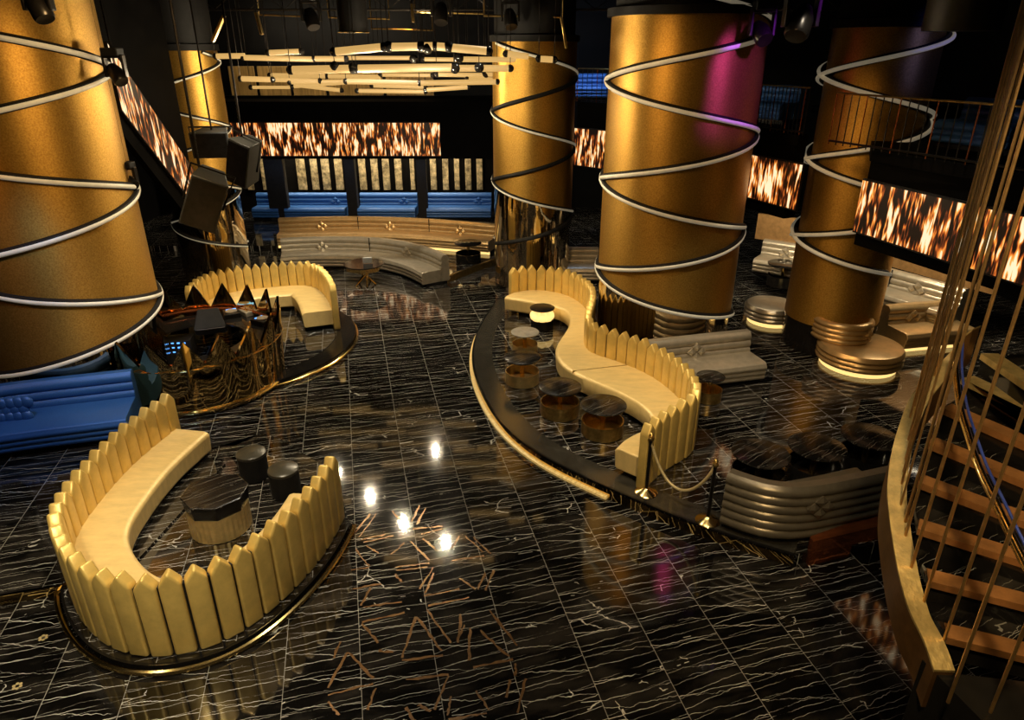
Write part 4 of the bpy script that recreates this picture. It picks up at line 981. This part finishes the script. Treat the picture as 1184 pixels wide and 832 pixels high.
# lighting trusses
for Y, z, x0, x1, lab in ((19.0, 7.05, -9, 8, 'dark lighting truss over the chandelier, farther'), (14.2, 7.3, -9, 8, 'dark lighting truss crossing above the central column, nearer')):
    t = thing('lighting_truss', (0, Y, z), lab, 'truss'); bm = NB()
    for dy, dz in ((0, 0), (0.3, 0), (0, 0.3), (0.3, 0.3)): tube(bm, [(x0, Y+dy, z+dz), (x1, Y+dy, z+dz)], 0.025, 6)
    obj('chords', bm, DARKMETAL, t); bm = NB()
    k = 40
    for i in range(k):
        xa = x0+(x1-x0)*i/k; xb = x0+(x1-x0)*(i+1)/k
        tube(bm, [(xa, Y, z+(0.3 if i % 2 else 0)), (xb, Y, z+(0 if i % 2 else 0.3))], 0.012, 5); tube(bm, [(xa, Y+(0.3 if i % 2 else 0), z), (xb, Y+(0 if i % 2 else 0.3), z)], 0.012, 5)
    obj('lacing', bm, DARKMETAL, t)
    bm = NB()
    for x in (x0+1, -3, 3, x1-1): tube(bm, [(x, Y, z+0.3), (x, Y, 8.2)], 0.01, 5)
    obj('hanging_wires', bm, DARKMETAL, t)
def moving_head(px, py, Y, tilt, lab, s=1.0, zc=None):
    c_ = PY(px, py, Y); t = thing('moving_head_lamp', c_, lab, 'stage light', 'moving head lamps above the room')
    obj('clamp_base', box(NB(), c_+Vector((0, 0, 0.42*s)), (0.34*s, 0.3*s, 0.16*s)), BLACKM, t, bevel=0.02)
    bm = NB(); box(bm, c_+Vector((0.19*s, 0, 0.16*s)), (0.05*s, 0.14*s, 0.42*s)); box(bm, c_+Vector((-0.19*s, 0, 0.16*s)), (0.05*s, 0.14*s, 0.42*s)); box(bm, c_+Vector((0, 0, 0.33*s)), (0.4*s, 0.16*s, 0.05*s)); obj('yoke', bm, DARKMETAL, t, bevel=0.01)
    bm = NB(); lathe(bm, (0, 0, 0), [(0.01, -0.2*s), (0.10*s, -0.2*s), (0.15*s, -0.05*s), (0.15*s, 0.16*s), (0.13*s, 0.2*s), (0.01, 0.19*s)], 24)
    bmesh.ops.transform(bm, matrix=Matrix.Translation(c_) @ Matrix.Rotation(tilt[2], 4, 'Z') @ Matrix.Rotation(tilt[0], 4, 'X'), verts=bm.verts); obj('head', bm, DARKMETAL, t)
    obj('hanger', tube(NB(), [c_+Vector((0, 0, 0.45*s)), (c_.x, c_.y, 8.2)], 0.02, 6), DARKMETAL, t)
moving_head(880, 38, 13.0, (2.2, 0, 0.2), 'black moving head lamp at the upper right of the central column')
moving_head(925, 26, 11.5, (2.5, 0, -0.6), 'pale-cased moving head lamp between the central and right columns', 1.2)
moving_head(1024, 42, 13.6, (2.6, 0, 0.4), 'black moving head lamp before the top of the right column', 0.9)
moving_head(790, 12, 14.3, (2.4, 0, 0.2), 'black moving head lamp at the top of the central column')
moving_head(510, 16, 16.0, (2.6, 0, 0), 'black moving head lamp over the middle of the chandelier')
moving_head(360, 22, 16.5, (2.6, 0, 0.6), 'black moving head lamp over the left of the chandelier')
moving_head(590, 22, 17.5, (2.6, 0, 0.3), 'black moving head lamp over the right of the chandelier')
moving_head(135, 86, 12.2, (2.4, 0, 1.0), 'black moving head lamp at the right edge of the giant column', 0.8)
moving_head(150, 210, 12.6, (2.0, 0, 1.0), 'black moving head lamp low beside the giant column', 0.7)
moving_head(45, 8, 9.2, (2.6, 0, 1.0), 'black moving head lamp against the top of the giant column', 0.8)
# can lamp and gold fins over the chandelier
c_ = PY(409, 38, 15.5); t = thing('drum_pendant', c_, 'black drum pendant with a thin gold ring above the chandelier', 'lamp')
obj('drum', cyl(NB(), c_, 0.30, 8.2-c_.z, 36), BLACKM, t); obj('ring', tube(NB(), [(c_.x+0.305*math.cos(2*PI*k/36), c_.y+0.305*math.sin(2*PI*k/36), c_.z+0.01) for k in range(36)], 0.014, 6, True), GOLD, t)
c_ = PY(1110, 36, 12.0); t = thing('drum_pendant', c_, 'wide dark brown drum hanging at the upper right', 'lamp')
obj('drum', cyl(NB(), c_, 0.55, 8.2-c_.z, 40), M('brown_drum', (0.06, 0.045, 0.02), 0.5, 0.2, 0.3), t)
for x0, y0, x1, y1, Y, lab in ((259, 18, 246, 48, 15, 'leftmost'), (296, 14, 303, 40, 15, 'second'), (476, 4, 478, 26, 15, 'third'), (649, 20, 655, 56, 15, 'rightmost')):
    a_, b_ = PY(x0, y0, Y), PY(x1, y1, Y)
    t = thing('ceiling_fin', b_, 'slanted gold ceiling fin, %s of the four above the chandelier' % lab, 'ceiling fixture', 'gold ceiling fins')
    bm = NB(); d = (a_-b_); box(bm, (0, 0, 0), (0.12, 0.05, d.length)); bmesh.ops.transform(bm, matrix=Matrix.Translation((a_+b_)/2) @ d.to_track_quat('Z', 'Y').to_matrix().to_4x4(), verts=bm.verts)
    obj('blade', bm, BRASS, t, bevel=0.01); obj('hanger', tube(NB(), [a_, (a_.x, a_.y, 8.2)], 0.012, 6), DARKMETAL, t)
for i, (x0, x1, y, Y) in enumerate(((300, 350, 17, 20), (380, 450, 20, 21), (480, 560, 14, 20), (560, 650, 18, 18), (430, 500, 33, 22))):
    a_, b_ = PY(x0, y, Y), PY(x1, y+2, Y)
    o = obj('ceiling_pipe', tube(NB(), [(a_.x, a_.y, 8.2), a_, b_, (b_.x, b_.y, 8.2)], 0.03, 8), BRASS); tag(o, ('thin brass ceiling pipe farthest left over the chandelier', 'thin brass ceiling pipe beside the drum pendant', 'thin brass ceiling pipe right of the drum pendant', 'thin brass ceiling pipe farthest right over the chandelier', 'lowest thin brass ceiling pipe just over the chandelier')[i], 'pipe', 'brass ceiling pipes')
# lamps
for (loc, tgt, en, col_, ang) in SPOTS:
    loc = Vector(loc); tgt = Vector(tgt); d = (tgt-loc).normalized()
    t = thing('ceiling_spotlight', loc, 'small black theatre spotlight on the dark ceiling', 'spotlight', 'ceiling spotlights')
    rot = (-d).to_track_quat('Z', 'Y').to_matrix().to_4x4()
    bm = NB(); lathe(bm, (0, 0, 0), [(0.075, -0.02), (0.075, 0.2), (0.05, 0.26), (0.01, 0.26)], 20); bmesh.ops.transform(bm, matrix=Matrix.Translation(loc) @ rot, verts=bm.verts); obj('housing', bm, BLACKM, t)
    bm = NB(); lathe(bm, (0, 0, 0), [(0.01, 0.012), (0.045, 0.012), (0.045, 0.02), (0.01, 0.02)], 16); bmesh.ops.transform(bm, matrix=Matrix.Translation(loc) @ rot, verts=bm.verts); obj('lens', bm, LENS, t, label='bright lens')
    obj('bracket', tube(NB(), [loc-d*0.15, (loc.x-d.x*0.15, loc.y-d.y*0.15, 8.2)], 0.015, 6), DARKMETAL, t)
    light('spot', 'SPOT', loc+d*0.06, tgt, en, col_, 0.06, ang, 0.9, parent=t)
# small bare downlights whose glints show in the polished floor
for px, py in ((363,505),(453,515),(515,566),(578,543),(610,568),(892,735),(704,799),(717,798),(617,750),(595,601),(360,478),(640,556)):
    r_ = ray(px, py); g = P(px, py, 0); k = 8.12/(-r_.z); p = Vector((g.x+r_.x*k, g.y+r_.y*k, 8.12))
    t = thing('downlight', p, 'small round recessed downlight glinting in the polished floor', 'downlight', 'recessed downlights')
    obj('bezel', lathe(NB(), p, [(0.05, 0.0), (0.085, 0.0), (0.085, 0.08), (0.05, 0.08)], 20), DARKMETAL, t); obj('lens', lathe(NB(), p, [(0.005, 0.01), (0.052, 0.01), (0.052, 0.02), (0.005, 0.02)], 16), LENS, t)
